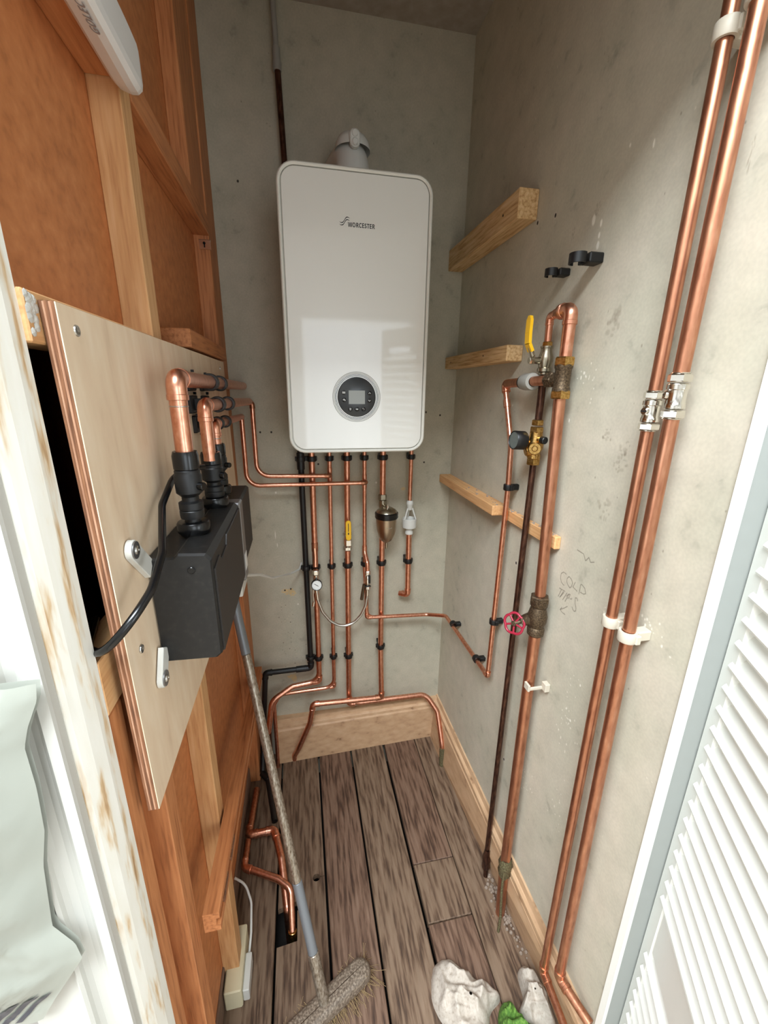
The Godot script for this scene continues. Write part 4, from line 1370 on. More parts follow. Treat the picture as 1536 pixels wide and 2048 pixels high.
func build_right() -> void:
	var t: Node3D
	var st: SurfaceTool
	var Y := Vector3.UP
	var Zv := Vector3.BACK
	# timber battens
	O = Vector3(-0.03, 2.01, 0.24)
	st = sb()
	box(st, Vector3(-0.052, 1.972, 0.002), Vector3(-0.0005, 2.035, 0.478), 0.0015)
	t = solo("timber_batten", "uppermost pale timber batten on the right wall, thick, ending square below the dark corner", "batten", st, M.pale_z)
	st = sb()
	cyl(st, Vector3(-0.0524, 2.003, 0.40), Vector3(-0.0518, 2.003, 0.40), 0.003, 10)
	obj("screw_hole", st, M.hole, t)
	O = Vector3(-0.02, 1.67, 0.24)
	st = sb()
	box(st, Vector3(-0.046, 1.652, 0.002), Vector3(-0.0005, 1.692, 0.475), 0.002)
	t = solo("timber_batten", "middle timber batten on the right wall, short, its near end beside the yellow lever valve", "batten", st, M.pale_z)
	st = sb()
	cyl(st, Vector3(-0.0464, 1.675, 0.33), Vector3(-0.0458, 1.675, 0.33), 0.0026, 10)
	cyl(st, Vector3(-0.0464, 1.672, 0.06), Vector3(-0.0458, 1.672, 0.06), 0.0024, 10)
	obj("screw_hole", st, M.hole, t)
	t = thing("timber_batten", "lowest timber batten on the right wall, with a thin broken end behind the pipes", "batten", Vector3(-0.02, 1.24, 0.35))
	st = sb()
	box(st, Vector3(-0.046, 1.229, 0.002), Vector3(-0.0005, 1.259, 0.474), 0.002)
	obj("thick_piece", st, M.pine_z, t)
	st = sb()
	box(st, Vector3(-0.0165, 1.225, 0.476), Vector3(-0.0005, 1.256, 0.737), 0.002)
	obj("thin_piece", st, M.pine_z, t)
	st = sb()
	for k in 60:
		var z := 0.1 + 0.63 * sqrt(rng.randf())
		var x := -rng.randf() * (0.04 if z < 0.47 else 0.014)
		var r := rng.randf_range(0.0012, 0.0042)
		lathe(st, [[r, 0.0], [r * 0.9, r * 0.8], [0.0, r * 1.3]], Transform3D(Basis(Y, rng.randf() * 6.0), Vector3(x - 0.002, 1.2575 if z < 0.474 else 1.2545, z)), 5, 0.2)
	var rb := obj("plaster_crumbs", st, M.rubble, t)
	rb.set_meta("kind", "stuff")

	# thin dark pipe with lever valve, pressure reducer
	t = thing("water_pipe", "thin dark brown pipe dropping from the long yellow lever valve to the floor", "pipe", Vector3(-0.03, 0.0, 0.63))
	pipe(t, [Vector3(-0.03, 1.612, 0.632), Vector3(-0.03, 1.5135, 0.632)], 0.0085, 0.0, M.copper_brown)
	pipe(t, [Vector3(-0.03, 1.4065, 0.632), Vector3(-0.03, 0.09, 0.624), Vector3(-0.032, -0.05, 0.64)], 0.0078, 0.03, M.copper_brown)
	st = sb()
	lathe(st, [[0.009, 0.0], [0.014, 0.01], [0.012, 0.03], [0.015, 0.045], [0.011, 0.07], [0.0085, 0.09]], Transform3D(Basis.IDENTITY, Vector3(-0.03, 0.02, 0.626)), 12, 0.75, 0.1)
	obj("crusted_foot", st, M.copper_brown, t)
	t = thing("lever_valve", "old nickel ball valve with a long yellow lever, high on the right wall pipes", "valve", Vector3(-0.03, 1.60, 0.633))
	var F := Transform3D(Basis.IDENTITY, Vector3(-0.03, 1.645, 0.633))
	st = sb()
	lathe(st, [[0.011, -0.026], [0.0165, -0.025], [0.0165, -0.018], [0.0135, -0.016], [0.0165, -0.004], [0.0165, 0.006], [0.0125, 0.018], [0.0125, 0.024], [0.014, 0.025], [0.014, 0.029], [0.009, 0.03]], F, 20)
	obj("body", st, M.nickel, t)
	st = sb()
	hexnut(st, Vector3(-0.03, 1.672, 0.633), Vector3(-0.03, 1.683, 0.633), 0.0115)
	obj("nut", st, M.brass, t)
	st = sb()
	cyl(st, Vector3(-0.04, 1.643, 0.633), Vector3(-0.062, 1.643, 0.634), 0.0072, 14, 0.001)
	hexnut(st, Vector3(-0.064, 1.643, 0.634), Vector3(-0.072, 1.643, 0.634), 0.0075)
	obj("spindle", st, M.nickel, t)
	st = sb()
	var hx := Transform3D(Basis(Vector3(0, 0, 1), Vector3(0, 1, 0), Vector3(-1, 0, 0)), Vector3(-0.0625, 0, 0.634))
	prism(st, [Vector2(-0.0085, 1.635), Vector2(0.0085, 1.635), Vector2(0.0085, 1.654), Vector2(-0.0085, 1.654)], hx, hx * Transform3D(Basis.IDENTITY, Vector3(0, 0, 0.0022)))
	tube(st, [Vector3(-0.0635, 1.652, 0.634), Vector3(-0.073, 1.672, 0.634)], 0.0055, 8)
	obj("lever_plate", st, M.nickel, t)
	st = sb()
	var lp := [Vector3(-0.069, 1.662, 0.634), Vector3(-0.078, 1.678, 0.634), Vector3(-0.079, 1.70, 0.6335), Vector3(-0.0785, 1.728, 0.633), Vector3(-0.078, 1.7345, 0.633)]
	for i in lp.size() - 1:
		var a: Vector3 = lp[i]
		var b: Vector3 = lp[i + 1]
		var d := (b - a).normalized()
		var w := Vector3(0, 0, 0.0088)
		if i == 3:
			w *= 0.8
		var n := d.cross(Vector3.BACK).normalized() * 0.0035
		var w2 := w * (0.6 if i == 3 else 1.0)
		flat(st, [a - w + n, a + w + n, b + w2 + n, b - w2 + n], n)
		flat(st, [a - w - n, a + w - n, b + w2 - n, b - w2 - n], -n)
		flat(st, [a + w - n, a + w + n, b + w2 + n, b + w2 - n], Vector3.BACK)
		flat(st, [a - w - n, a - w + n, b - w2 + n, b - w2 - n], Vector3.FORWARD)
		if i == 3:
			flat(st, [b - w2 - n, b + w2 - n, b + w2 + n, b - w2 + n], d)
		if i == 0:
			flat(st, [a - w - n, a + w - n, a + w + n, a - w + n], -d)
	obj("lever", st, M.yellow, t)
	st = sb()
	lathe(st, [[0.009, -0.033], [0.0125, -0.031], [0.0125, -0.027], [0.010, -0.025]], F, 16)
	obj("tail", st, M.nickel, t)

	t = thing("pressure_reducer", "brass pressure reducing valve with a black gauge sticking out to the left", "valve", Vector3(-0.032, 1.41, 0.633))
	F = Transform3D(Basis.IDENTITY, Vector3(-0.032, 1.455, 0.633))
	st = sb()
	lathe(st, [[0.011, -0.034], [0.0155, -0.032], [0.0155, -0.026], [0.0135, -0.02], [0.019, -0.008], [0.0195, 0.004], [0.0155, 0.018], [0.0145, 0.03], [0.011, 0.032]], F, 22)
	obj("body", st, M.brass, t)
	for yy in [[1.407, 1.423], [1.483, 1.497], [1.5, 1.513]]:
		st = sb()
		hexnut(st, Vector3(-0.032, yy[0], 0.633), Vector3(-0.032, yy[1], 0.633), 0.0165 if yy[0] < 1.499 else 0.0145)
		obj("nut", st, M.brass, t)
	var cdir := Vector3(-0.5, 0.05, 0.85).normalized()
	st = sb()
	lathe(st, [[0.012, 0.0], [0.013, 0.016], [0.0145, 0.018], [0.0145, 0.024], [0.013, 0.026], [0.007, 0.026], [0.006, 0.0225], [0.0, 0.0225]], along(F.origin + Vector3(0, -0.008, 0), cdir), 22)
	obj("end_cap", st, M.brass, t)
	st = sb()
	hexnut(st, F.origin + Vector3(0, -0.008, 0) + cdir * 0.022, F.origin + Vector3(0, -0.008, 0) + cdir * 0.0265, 0.0062)
	obj("hex_key", st, M.brass, t)
	st = sb()
	cyl(st, F.origin + Vector3(0, 0.01, 0), F.origin + Vector3(0.0, 0.014, 0.026), 0.0075, 14, 0.001)
	cyl(st, F.origin + Vector3(0, -0.012, 0), F.origin + Vector3(-0.022, -0.018, -0.004), 0.0115, 16, 0.002)
	obj("side_port", st, M.brass, t)
	st = sb()
	cyl(st, F.origin + Vector3(0, 0.014, 0.024), F.origin + Vector3(0.002, 0.0135, 0.038), 0.0085, 14, 0.0015)
	obj("plug", st, M.black, t)
	st = sb()
	cyl(st, F.origin + Vector3(-0.01, 0.004, 0), F.origin + Vector3(-0.036, 0.009, 0.0), 0.006, 12)
	obj("gauge_neck", st, M.brass, t)
	var gx := along(Vector3(-0.062, 1.465, 0.633), Vector3(-1, 0.06, 0.05))
	st = sb()
	lathe(st, [[0.0, 0.0], [0.0205, 0.0], [0.022, 0.002], [0.022, 0.027], [0.0205, 0.029], [0.0195, 0.0275]], gx, 28)
	obj("gauge_case", st, M.black, t)
	st = sb()
	lathe(st, [[0.0196, 0.027], [0.0, 0.027]], gx, 28)
	obj("gauge_face", st, M.gauge_glass, t)

	# fat copper riser with its top bend back to the lever valve
	t = thing("water_pipe", "fat copper riser on the right wall, hooking over at the top to the lever valve", "pipe", Vector3(-0.035, 0.0, 0.735))
	pipe(t, [Vector3(-0.035, 1.6465, 0.713), Vector3(-0.035, 1.737, 0.713), Vector3(-0.034, 1.737, 0.672)], 0.0125, 0.016, M.copper)
	elbow(t, Vector3(-0.035, 1.737, 0.713), -Y, -Zv, 0.0123, M.copper)
	st = sb()
	lathe(st, [[0.0125, 0.0], [0.0158, 0.002], [0.0158, 0.012], [0.0095, 0.026], [0.0095, 0.032]], along(Vector3(-0.034, 1.737, 0.690), -Zv), 18)
	obj("reducer", st, M.copper, t)
	pipe(t, [Vector3(-0.034, 1.737, 0.665), Vector3(-0.031, 1.736, 0.633), Vector3(-0.03, 1.6835, 0.633)], 0.0078, 0.012, M.copper, "thin_tube")
	elbow(t, Vector3(-0.031, 1.736, 0.633), Zv, -Y, 0.0078, M.copper)
	pipe(t, [Vector3(-0.035, 1.5615, 0.712), Vector3(-0.035, 1.1085, 0.735)], 0.0125, 0.0, M.copper_dull)
	pipe(t, [Vector3(-0.035, 0.9995, 0.735), Vector3(-0.035, 0.16, 0.738), Vector3(-0.03, -0.02, 0.74)], 0.0142, 0.03, M.copper_dull, "lower_tube")
	st = sb()
	lathe(st, [[0.0142, 0.0], [0.02, 0.012], [0.017, 0.03], [0.021, 0.045], [0.0175, 0.06], [0.0145, 0.075]], Transform3D(Basis.IDENTITY, Vector3(-0.034, 0.165, 0.738)), 14, 0.75, 0.12)
	obj("crusted_foot", st, M.verdigris, t)
	st = sb()
	tube(st, [Vector3(-0.044, 0.21, 0.752), Vector3(-0.05, 0.15, 0.76), Vector3(-0.05, 0.10, 0.765), Vector3(-0.052, 0.05, 0.775), Vector3(-0.06, 0.005, 0.785)], 0.004, 8)
	obj("earth_wire", st, M.verdigris, t)

	t = thing("compression_tee", "old brass compression tee on the fat copper riser with two hex nuts", "fitting", Vector3(-0.035, 1.60, 0.712))
	st = sb()
	lathe(st, [[0.014, -0.03], [0.018, -0.028], [0.018, -0.02], [0.0165, -0.016], [0.0165, 0.018], [0.0185, 0.022], [0.0185, 0.028], [0.014, 0.03]], Transform3D(Basis.IDENTITY, Vector3(-0.035, 1.603, 0.712)), 20)
	obj("body", st, M.brass_old, t)
	for yy in [[1.562, 1.579], [1.628, 1.646]]:
		st = sb()
		hexnut(st, Vector3(-0.035, yy[0], 0.712), Vector3(-0.035, yy[1], 0.712), 0.021)
		obj("nut", st, M.brass, t)
	st = sb()
	cyl(st, Vector3(-0.035, 1.601, 0.712), Vector3(-0.041, 1.601, 0.682), 0.0145, 16, 0.001)
	obj("branch", st, M.brass_old, t)
	st = sb()
	hexnut(st, Vector3(-0.038, 1.601, 0.69), Vector3(-0.044, 1.601, 0.6695), 0.0175)
	obj("nut", st, M.brass_old, t)
	t = thing("union_sleeve", "grey plastic union with black seal on the short cross pipe below the long yellow lever", "fitting", Vector3(-0.033, 1.6, 0.60))
	st = sb()
	lathe(st, [[0.0112, 0.0], [0.019, 0.001], [0.0195, 0.004], [0.0195, 0.042], [0.018, 0.046], [0.0112, 0.047]], along(Vector3(-0.0465, 1.5985, 0.582), Vector3(-0.12, 0, 1)), 24)
	obj("sleeve", st, M.grey_plastic, t)
	st = sb()
	lathe(st, [[0.0112, 0.0], [0.017, 0.001], [0.017, 0.01], [0.0112, 0.0105]], along(Vector3(-0.045, 1.598, 0.5705), Vector3(-0.12, 0, 1)), 22)
	obj("seal", st, M.black, t)

	# stopcock with red wheel
	t = thing("stopcock", "dark brass stopcock with a small red hand wheel on the fat riser", "stopcock", Vector3(-0.035, 1.04, 0.735))
	st = sb()
	lathe(st, [[0.0145, -0.055], [0.02, -0.05], [0.0205, -0.036], [0.017, -0.03], [0.0225, -0.014], [0.0235, 0.0], [0.019, 0.018], [0.017, 0.024], [0.0205, 0.028], [0.0205, 0.046], [0.0145, 0.05]], Transform3D(Basis.IDENTITY, Vector3(-0.035, 1.055, 0.735)), 22)
	obj("body", st, M.brass_old, t)
	st = sb()
	hexnut(st, Vector3(-0.035, 1.092, 0.735), Vector3(-0.035, 1.108, 0.735), 0.0225)
	obj("nut", st, M.brass_old, t)
	var wa := Vector3(-0.92, -0.2, -0.35).normalized()
	var wc := Vector3(-0.082, 1.025, 0.714)
	var hubp := Vector3(-0.037, 1.05, 0.733)
	st = sb()
	cyl(st, hubp, hubp.lerp(wc, 0.55), 0.0165, 16, 0.002, 0.014)
	hexnut(st, hubp.lerp(wc, 0.5), hubp.lerp(wc, 0.68), 0.0135)
	cyl(st, hubp.lerp(wc, 0.6), wc, 0.0055, 12)
	obj("bonnet", st, M.brass_old, t)
	var wx := along(wc, (wa * 0.45 + Vector3(-0.35, 0.35, 0.65)).normalized())
	st = sb()
	var rim := []
	for k in 61:
		var a := TAU * k / 60.0
		var rr := 0.0245 + 0.0028 * absf(cos(a * 2.5)) - 0.001
		rim.append(wx * Vector3(cos(a) * rr, 0, sin(a) * rr))
	tube(st, rim, 0.0034, 8, false)
	var wheel := obj("wheel", st, M.red, t)
	for k in 5:
		var a := TAU * (k + 0.5) / 5.0
		st = sb()
		tube(st, [wx * Vector3(0, 0, 0), wx * Vector3(cos(a) * 0.0235, 0, sin(a) * 0.0235)], 0.0026, 7)
		obj("spoke", st, M.red, wheel)
	st = sb()
	cyl(st, wx * Vector3(0, -0.005, 0), wx * Vector3(0, 0.005, 0), 0.0065, 14, 0.001)
	obj("hub", st, M.brass_old, wheel)

	# clips on the right wall
	var g := "black pipe clips on the right wall"
	clip("pipe_clip", 0.0075, 0.03, 0.008, Vector3(0, 1.325, 0.522), RIGHT_TURN, "black clip round the thin riser beside the lowest batten on the right wall", g, M.black)
	clip("pipe_clip", 0.0075, 0.03, 0.008, Vector3(0, 0.905, 0.515), RIGHT_TURN, "black clip round the thin riser, left of the red hand wheel", g, M.black)
	for c in [[0.706, 0.205, "far black clip on the low pipe that runs along the right wall"], [0.707, 0.425, "near black clip on the low pipe that runs along the right wall"]]:
		t = thing("pipe_clip", c[2], "pipe clip", Vector3(0, c[0], c[1]), g)
		st = sb()
		box(st, Vector3(-0.022, c[0] - 0.007, c[1] - 0.009), Vector3(0, c[0] + 0.007, c[1] + 0.009), 0.002)
		obj("base", st, M.black, t)
		st = sb()
		lathe(st, [[0.008, -0.009], [0.0122, -0.009], [0.013, -0.0075], [0.013, 0.0075], [0.0122, 0.009], [0.008, 0.009], [0.008, -0.009]], along(Vector3(-0.03, c[0], c[1]), Zv), 20)
		obj("ring", st, M.black, t)
	for c in [[1.822, 0.732, 1.0, "larger empty black pipe clip standing open on the right wall, nearer the pair of pipes"], [1.822, 0.632, 0.82, "smaller empty black pipe clip standing open on the right wall, under the top batten"]]:
		t = thing("open_clip", c[3], "pipe clip", Vector3(0, c[0], c[1]), "empty black clips on the right wall")
		var k: float = c[2]
		st = sb()
		box(st, Vector3(-0.03 * k, c[0] - 0.009 * k, c[1] - 0.016 * k), Vector3(-0.0003, c[0] + 0.009 * k, c[1] + 0.012 * k), 0.002)
		obj("base", st, M.black, t)
		st = sb()
		var arc := PackedVector2Array()
		for i in 15:
			var a := PI * 0.42 + PI * 1.2 * i / 14.0
			arc.append(Vector2(cos(a), sin(a)) * 0.0165 * k)
		for i in 15:
			var a := PI * 0.42 + PI * 1.2 * (14 - i) / 14.0
			arc.append(Vector2(cos(a), sin(a)) * 0.0138 * k)
		# opens towards the room and the doorway
		extrude(st, arc, Transform3D(Basis(Vector3(0.94, 0, -0.34), Vector3(0.34, 0, 0.94), Vector3(0, 1, 0)), Vector3(-0.044 * k, c[0] - 0.009 * k, c[1] - 0.006)), 0.018 * k)
		obj("jaw", st, M.black, t)
		st = sb()
		box(st, Vector3(-0.034 * k, c[0] - 0.008 * k, c[1] - 0.02 * k), Vector3(-0.026 * k, c[0] + 0.008 * k, c[1] - 0.008 * k), 0.001)
		obj("neck", st, M.black, t)
	t = thing("open_clip", "small broken white clip beside the foot of the fat riser on the right wall", "pipe clip", Vector3(0, 0.865, 0.75))
	st = sb()
	box(st, Vector3(-0.052, 0.855, 0.742), Vector3(-0.046, 0.873, 0.762), 0.001)
	box(st, Vector3(-0.048, 0.858, 0.757), Vector3(-0.001, 0.866, 0.762), 0.001)
	obj("strap", st, M.white_clip, t)
	st = sb()
	box(st, Vector3(-0.014, 0.858, 0.758), Vector3(-0.0005, 0.88, 0.775), 0.001)
	obj("foot", st, M.white_clip, t)

	# the pair of tall copper pipes
	const RA := 0.0096
	const RB := 0.0105
	var pa := 0.9625
	var pb := 1.002
	t = thing("copper_pipe", "left one of the pair of tall copper pipes nearest the louvred door", "pipe", Vector3(-0.04, 0.17, pa))
	pipe(t, [Vector3(-0.04, CEIL, pa + 0.008), Vector3(-0.04, 1.57, pa)], RA, 0.0, M.copper_dull)
	pipe(t, [Vector3(-0.04, 1.53, pa), Vector3(-0.04, 0.172, pa - 0.003), Vector3(-0.046, 0.168, 1.085)], RA, 0.012, M.copper_dull, "lower_tube")
	elbow(t, Vector3(-0.04, 0.172, pa - 0.003), Y, Vector3(-0.05, -0.03, 1).normalized(), RA, M.copper_dull)
	t = thing("copper_pipe", "right one of the pair of tall copper pipes nearest the louvred door", "pipe", Vector3(-0.04, 0.2, pb))
	pipe(t, [Vector3(-0.04, CEIL, pb + 0.008), Vector3(-0.04, 1.6, pb)], RB, 0.0, M.copper_dull)
	pipe(t, [Vector3(-0.04, 1.54, pb), Vector3(-0.035, 0.24, pb + 0.002), Vector3(-0.012, 0.236, 1.085)], RB, 0.012, M.copper_dull, "lower_tube")
	elbow(t, Vector3(-0.035, 0.24, pb + 0.002), Y, Vector3(0.25, 0, 1).normalized(), RB, M.copper_dull)
	t = thing("isolating_valve", "lower chrome isolating valve, on the left pipe of the tall pair", "valve", Vector3(-0.04, 1.52, pa))
	nut_valve(t, Vector3(-0.04, 1.549, pa), 0.062, 0.0128, Vector3(-0.97, 0, 0.1).normalized())
	t = thing("isolating_valve", "upper chrome isolating valve, on the right pipe of the tall pair", "valve", Vector3(-0.04, 1.54, pb))
	nut_valve(t, Vector3(-0.04, 1.572, pb), 0.066, 0.0132, Vector3(-0.8, 0.1, -0.5).normalized())
	g = "white clips on the pair of tall pipes"
	for c in [[2.008, pa + 0.004, "upper white clip on the left pipe of the tall pair"], [1.176, pa - 0.001, "lower white clip on the left pipe of the tall pair"], [2.02, pb + 0.004, "upper white clip on the right pipe of the tall pair"], [1.172, pb + 0.001, "lower white clip on the right pipe of the tall pair"]]:
		clip("white_pipe_clip", RA if c[1] < 0.98 else RB, 0.04, 0.0095, Vector3(0, c[0], c[1]), RIGHT_TURN, c[2], g, M.white_clip)


func grid_surf(st: SurfaceTool, rows: Array, closed: bool, toward: Vector3) -> void:
	# rows of points -> smooth surface; «toward» is the side that faces out
	var n := rows.size()
	var m: int = rows[0].size()
	var nor := []
	for i in n:
		var r := []
		for k in m:
			var kp := (k + 1) % m if closed else mini(k + 1, m - 1)
			var km := (k + m - 1) % m if closed else maxi(k - 1, 0)
			var a: Vector3 = rows[mini(i + 1, n - 1)][k] - rows[maxi(i - 1, 0)][k]
			var b: Vector3 = rows[i][kp] - rows[i][km]
			var v := a.cross(b)
			v = v.normalized() if v.length() > 1e-9 else toward
			if v.dot(toward) < -0.15:
				v = -v
			r.append(v)
		nor.append(r)
	for i in n - 1:
		for k in (m if closed else m - 1):
			var k2 := (k + 1) % m
			tri(st, rows[i][k], rows[i + 1][k], rows[i][k2], nor[i][k], nor[i + 1][k], nor[i][k2])
			tri(st, rows[i][k2], rows[i + 1][k], rows[i + 1][k2], nor[i][k2], nor[i + 1][k], nor[i + 1][k2])


func rag(st: SurfaceTool, outline: Array, top: float, seed_: int, folds: float) -> void:
	# crumpled cloth lying on the floor: outline in x,z; ridged folds
	var f := FastNoiseLite.new()
	f.seed = seed_
	f.fractal_type = FastNoiseLite.FRACTAL_RIDGED
	f.fractal_octaves = 2
	f.fractal_gain = 0.4
	f.frequency = folds * 0.5
	var c := Vector2.ZERO
	for p in outline:
		c += Vector2(p[0], p[1]) / outline.size()
	var per := []
	var n := outline.size()
	for i in n:
		for k in 8:
			var t := k / 8.0
			var p0 := Vector2(outline[(i + n - 1) % n][0], outline[(i + n - 1) % n][1])
			var p1 := Vector2(outline[i][0], outline[i][1])
			var p2 := Vector2(outline[(i + 1) % n][0], outline[(i + 1) % n][1])
			var p3 := Vector2(outline[(i + 2) % n][0], outline[(i + 2) % n][1])
			per.append(p1.cubic_interpolate(p2, p0, p3, t))
	var rows := []
	for i in 25:
		var s := 1.0 - i / 24.0 * 0.999
		var row := []
		for k in per.size():
			var p: Vector2 = c + (per[k] - c) * s
			var nz := f.get_noise_2d(p.x * 100.0, p.y * 100.0) * 0.5 + 0.5
			var h := top * pow(1.0 - pow(s, 3.0), 0.7) * (0.35 + 0.65 * nz)
			var q: Vector2 = p + (per[k] - c).normalized() * (nz - 0.5) * 0.008 * (1.0 - s * 0.3)
			row.append(Vector3(q.x, maxf(h, 0.0) + 0.0015, q.y))
		rows.append(row)
	grid_surf(st, rows, true, Vector3.UP)


func build_left_things() -> void:
	var t: Node3D
	var st: SurfaceTool
	var Y := Vector3.UP
	var X := Vector3.RIGHT
	var Zv := Vector3.BACK
	# plywood board of glued veneers, leaning a little off the studs
	t = thing("plywood_board", "pale plywood board with layered edge, screwed to the studs and carrying the black box", "board", Vector3(-0.8, 1.04, 0.62))
	var tilt := 0.012
	var layers := [[0.0, 0.0012, M.ply], [0.0012, 0.0040, M.ply_dark], [0.0040, 0.0062, M.ply_pale], [0.0062, 0.0092, M.ply_dark], [0.0092, 0.0112, M.ply_pale], [0.0112, 0.0134, M.ply_dark]]
	for i in layers.size():
		var l = layers[i]
		st = sb()
		# x measured back from the face; near edge a touch uneven between veneers
		var e := 1.0695 + 0.0006 * (i % 2)
		var top := 1.649 + 0.0005 * (i % 2)
		var lo := [Vector3(-0.793 - l[1] + tilt * 0.5, 1.04, 0.17), Vector3(-0.793 - l[0] + tilt * 0.5, 1.04, 0.17), Vector3(-0.793 - l[0] + tilt * 0.5, 1.04, e), Vector3(-0.793 - l[1] + tilt * 0.5, 1.04, e)]
		var hi := [Vector3(-0.7935 - l[1], top, 0.17), Vector3(-0.7935 - l[0], top, 0.17), Vector3(-0.7935 - l[0], top, e), Vector3(-0.7935 - l[1], top, e)]
		flat(st, [lo[0], lo[1], lo[2], lo[3]], -Y)
		flat(st, [hi[0], hi[1], hi[2], hi[3]], Y)
		flat(st, [lo[1], lo[2], hi[2], hi[1]], X)
		flat(st, [lo[0], lo[3], hi[3], hi[0]], -X)
		flat(st, [lo[2], lo[3], hi[3], hi[2]], Zv)
		flat(st, [lo[0], lo[1], hi[1], hi[0]], -Zv)
		obj("face_veneer" if i == 0 else "veneer", st, l[2], t)
	for p in [Vector3(-0.7932, 1.628, 1.04), Vector3(-0.7885, 1.262, 1.035), Vector3(-0.7932, 1.628, 0.24)]:
		st = sb()
		lathe(st, [[0.0056, 0.0], [0.0052, 0.0012], [0.0026, 0.0014], [0.002, 0.0006], [0.0, 0.0006]], along(p, X), 16, 0.4)
		obj("screw", st, M.steel, t)

	# three copper pipes clipped along the plywood
	t = thing("copper_pipe", "fattest, topmost copper pipe on the plywood, rising from the nearest black plastic valve", "pipe", Vector3(-0.748, 1.48, 0.885))
	pipe(t, [Vector3(-0.748, 1.47, 0.885), Vector3(-0.748, 1.588, 0.885), Vector3(-0.762, 1.583, 0.012)], 0.0122, 0.014, M.copper)
	elbow(t, Vector3(-0.748, 1.588, 0.885), -Y, -Zv, 0.0122, M.copper)
	st = sb()
	cyl(st, Vector3(-0.748, 1.549, 0.885), Vector3(-0.748, 1.5515, 0.885), 0.01275, 18, 0.0008)
	obj("solder_ring", st, M.solder, t)
	t = thing("copper_pipe", "middle copper pipe on the plywood, rising from the second black valve", "pipe", Vector3(-0.743, 1.455, 0.745))
	pipe(t, [Vector3(-0.743, 1.45, 0.745), Vector3(-0.743, 1.546, 0.745), Vector3(-0.738, 1.535, 0.092)], 0.011, 0.013, M.copper)
	elbow(t, Vector3(-0.743, 1.546, 0.745), -Y, -Zv, 0.011, M.copper)
	t = thing("copper_pipe", "lowest copper pipe on the plywood, half hidden behind the middle one", "pipe", Vector3(-0.75, 1.455, 0.63))
	pipe(t, [Vector3(-0.75, 1.45, 0.63), Vector3(-0.75, 1.505, 0.63), Vector3(-0.767, 1.486, 0.078)], 0.0095, 0.012, M.copper)
	elbow(t, Vector3(-0.75, 1.505, 0.63), -Y, -Zv, 0.0095, M.copper)
	st = sb()
	cyl(st, Vector3(-0.75, 1.476, 0.63), Vector3(-0.75, 1.4785, 0.63), 0.0101, 18, 0.0006)
	obj("solder_ring", st, M.solder, t)
	for c in [[-0.7525, 1.5865, 0.62, 0.0122, "near black clip round the topmost copper pipe on the plywood"], [-0.7545, 1.5855, 0.50, 0.0122, "far black clip round the topmost copper pipe on the plywood"], [-0.742, 1.544, 0.62, 0.011, "near black clip round the middle copper pipe on the plywood"], [-0.741, 1.542, 0.50, 0.011, "far black clip round the middle copper pipe on the plywood"], [-0.7505, 1.5045, 0.60, 0.0096, "near black clip round the lowest copper pipe on the plywood"], [-0.754, 1.500, 0.48, 0.0096, "far black clip round the lowest copper pipe on the plywood"]]:
		t = thing("pipe_clip", c[4], "pipe clip", Vector3(-0.793, c[1], c[2]), "black clips on the plywood")
		var r: float = c[3]
		st = sb()
		box(st, Vector3(-0.7934, c[1] - 0.017, c[2] - 0.024), Vector3(-0.784, c[1] + 0.017, c[2] + 0.03), 0.002)
		box(st, Vector3(-0.7845, c[1] - r, c[2] - 0.009), Vector3(c[0] - r - 0.0004, c[1] + r, c[2] + 0.009), 0.001)
		obj("base", st, M.black, t)
		st = sb()
		lathe(st, [[r + 0.0008, -0.009], [r + 0.004, -0.009], [r + 0.0048, -0.007], [r + 0.0048, 0.007], [r + 0.004, 0.009], [r + 0.0008, 0.009], [r + 0.0008, -0.009]], along(Vector3(c[0], c[1], c[2]), Zv), 22)
		obj("ring", st, M.black, t)
		st = sb()
		box(st, Vector3(-0.786, c[1] + 0.0185, c[2] - 0.003), Vector3(-0.781, c[1] + 0.023, c[2] + 0.003))
		box(st, Vector3(-0.786, c[1] - 0.023, c[2] - 0.003), Vector3(-0.781, c[1] - 0.0185, c[2] + 0.003))
		obj("tab", st, M.black, t)

	# black plastic valves above the box
	for v in [[Vector3(-0.748, 1.36, 0.885), 0.127, 1.0, "nearest and lowest-standing black plastic valve on the box, under the fattest copper pipe"], [Vector3(-0.743, 1.36, 0.735), 0.104, 1.0, "middle black plastic valve on the box, in front of the third"], [Vector3(-0.75, 1.358, 0.628), 0.108, 0.86, "farthest black plastic valve on the box, mostly behind the middle one"]]:
		var p: Vector3 = v[0]
		var L: float = v[1]
		var k: float = v[2]
		t = thing("plastic_valve", v[3], "valve", p, "black plastic valves on top of the box")
		var F := Transform3D(Basis.IDENTITY, p)
		st = sb()
		lathe(st, [[0.012 * k, 0.016], [0.011 * k, L * 0.2], [0.0165 * k, L * 0.21], [0.0172 * k, L * 0.24], [0.0172 * k, L * 0.30], [0.0162 * k, L * 0.31], [0.0172 * k, L * 0.32], [0.0172 * k, L * 0.4], [0.012 * k, L * 0.42], [0.012 * k, L * 0.47], [0.0185 * k, L * 0.52], [0.0192 * k, L * 0.72], [0.0178 * k, L * 0.74], [0.0178 * k, L * 0.78], [0.0155 * k, L * 0.8]], F, 26, 0.85)
		obj("body", st, M.black, t)
		st = sb()
		lathe(st, [[0.0155 * k, L * 0.79], [0.0178 * k, L * 0.8], [0.0182 * k, L * 0.95], [0.0165 * k, L], [0.0128 * k, L], [0.0128 * k, L * 0.97]], F, 26, 0.85)
		obj("collar", st, M.black_gloss, t)
		st = sb()
		lathe(st, [[0.012 * k, 0.021], [0.022 * k, 0.0205], [0.0235 * k, 0.018], [0.0235 * k, 0.006], [0.022 * k, 0.0035], [0.0195 * k, 0.003], [0.0195 * k, 0.0]], F, 26, 0.85)
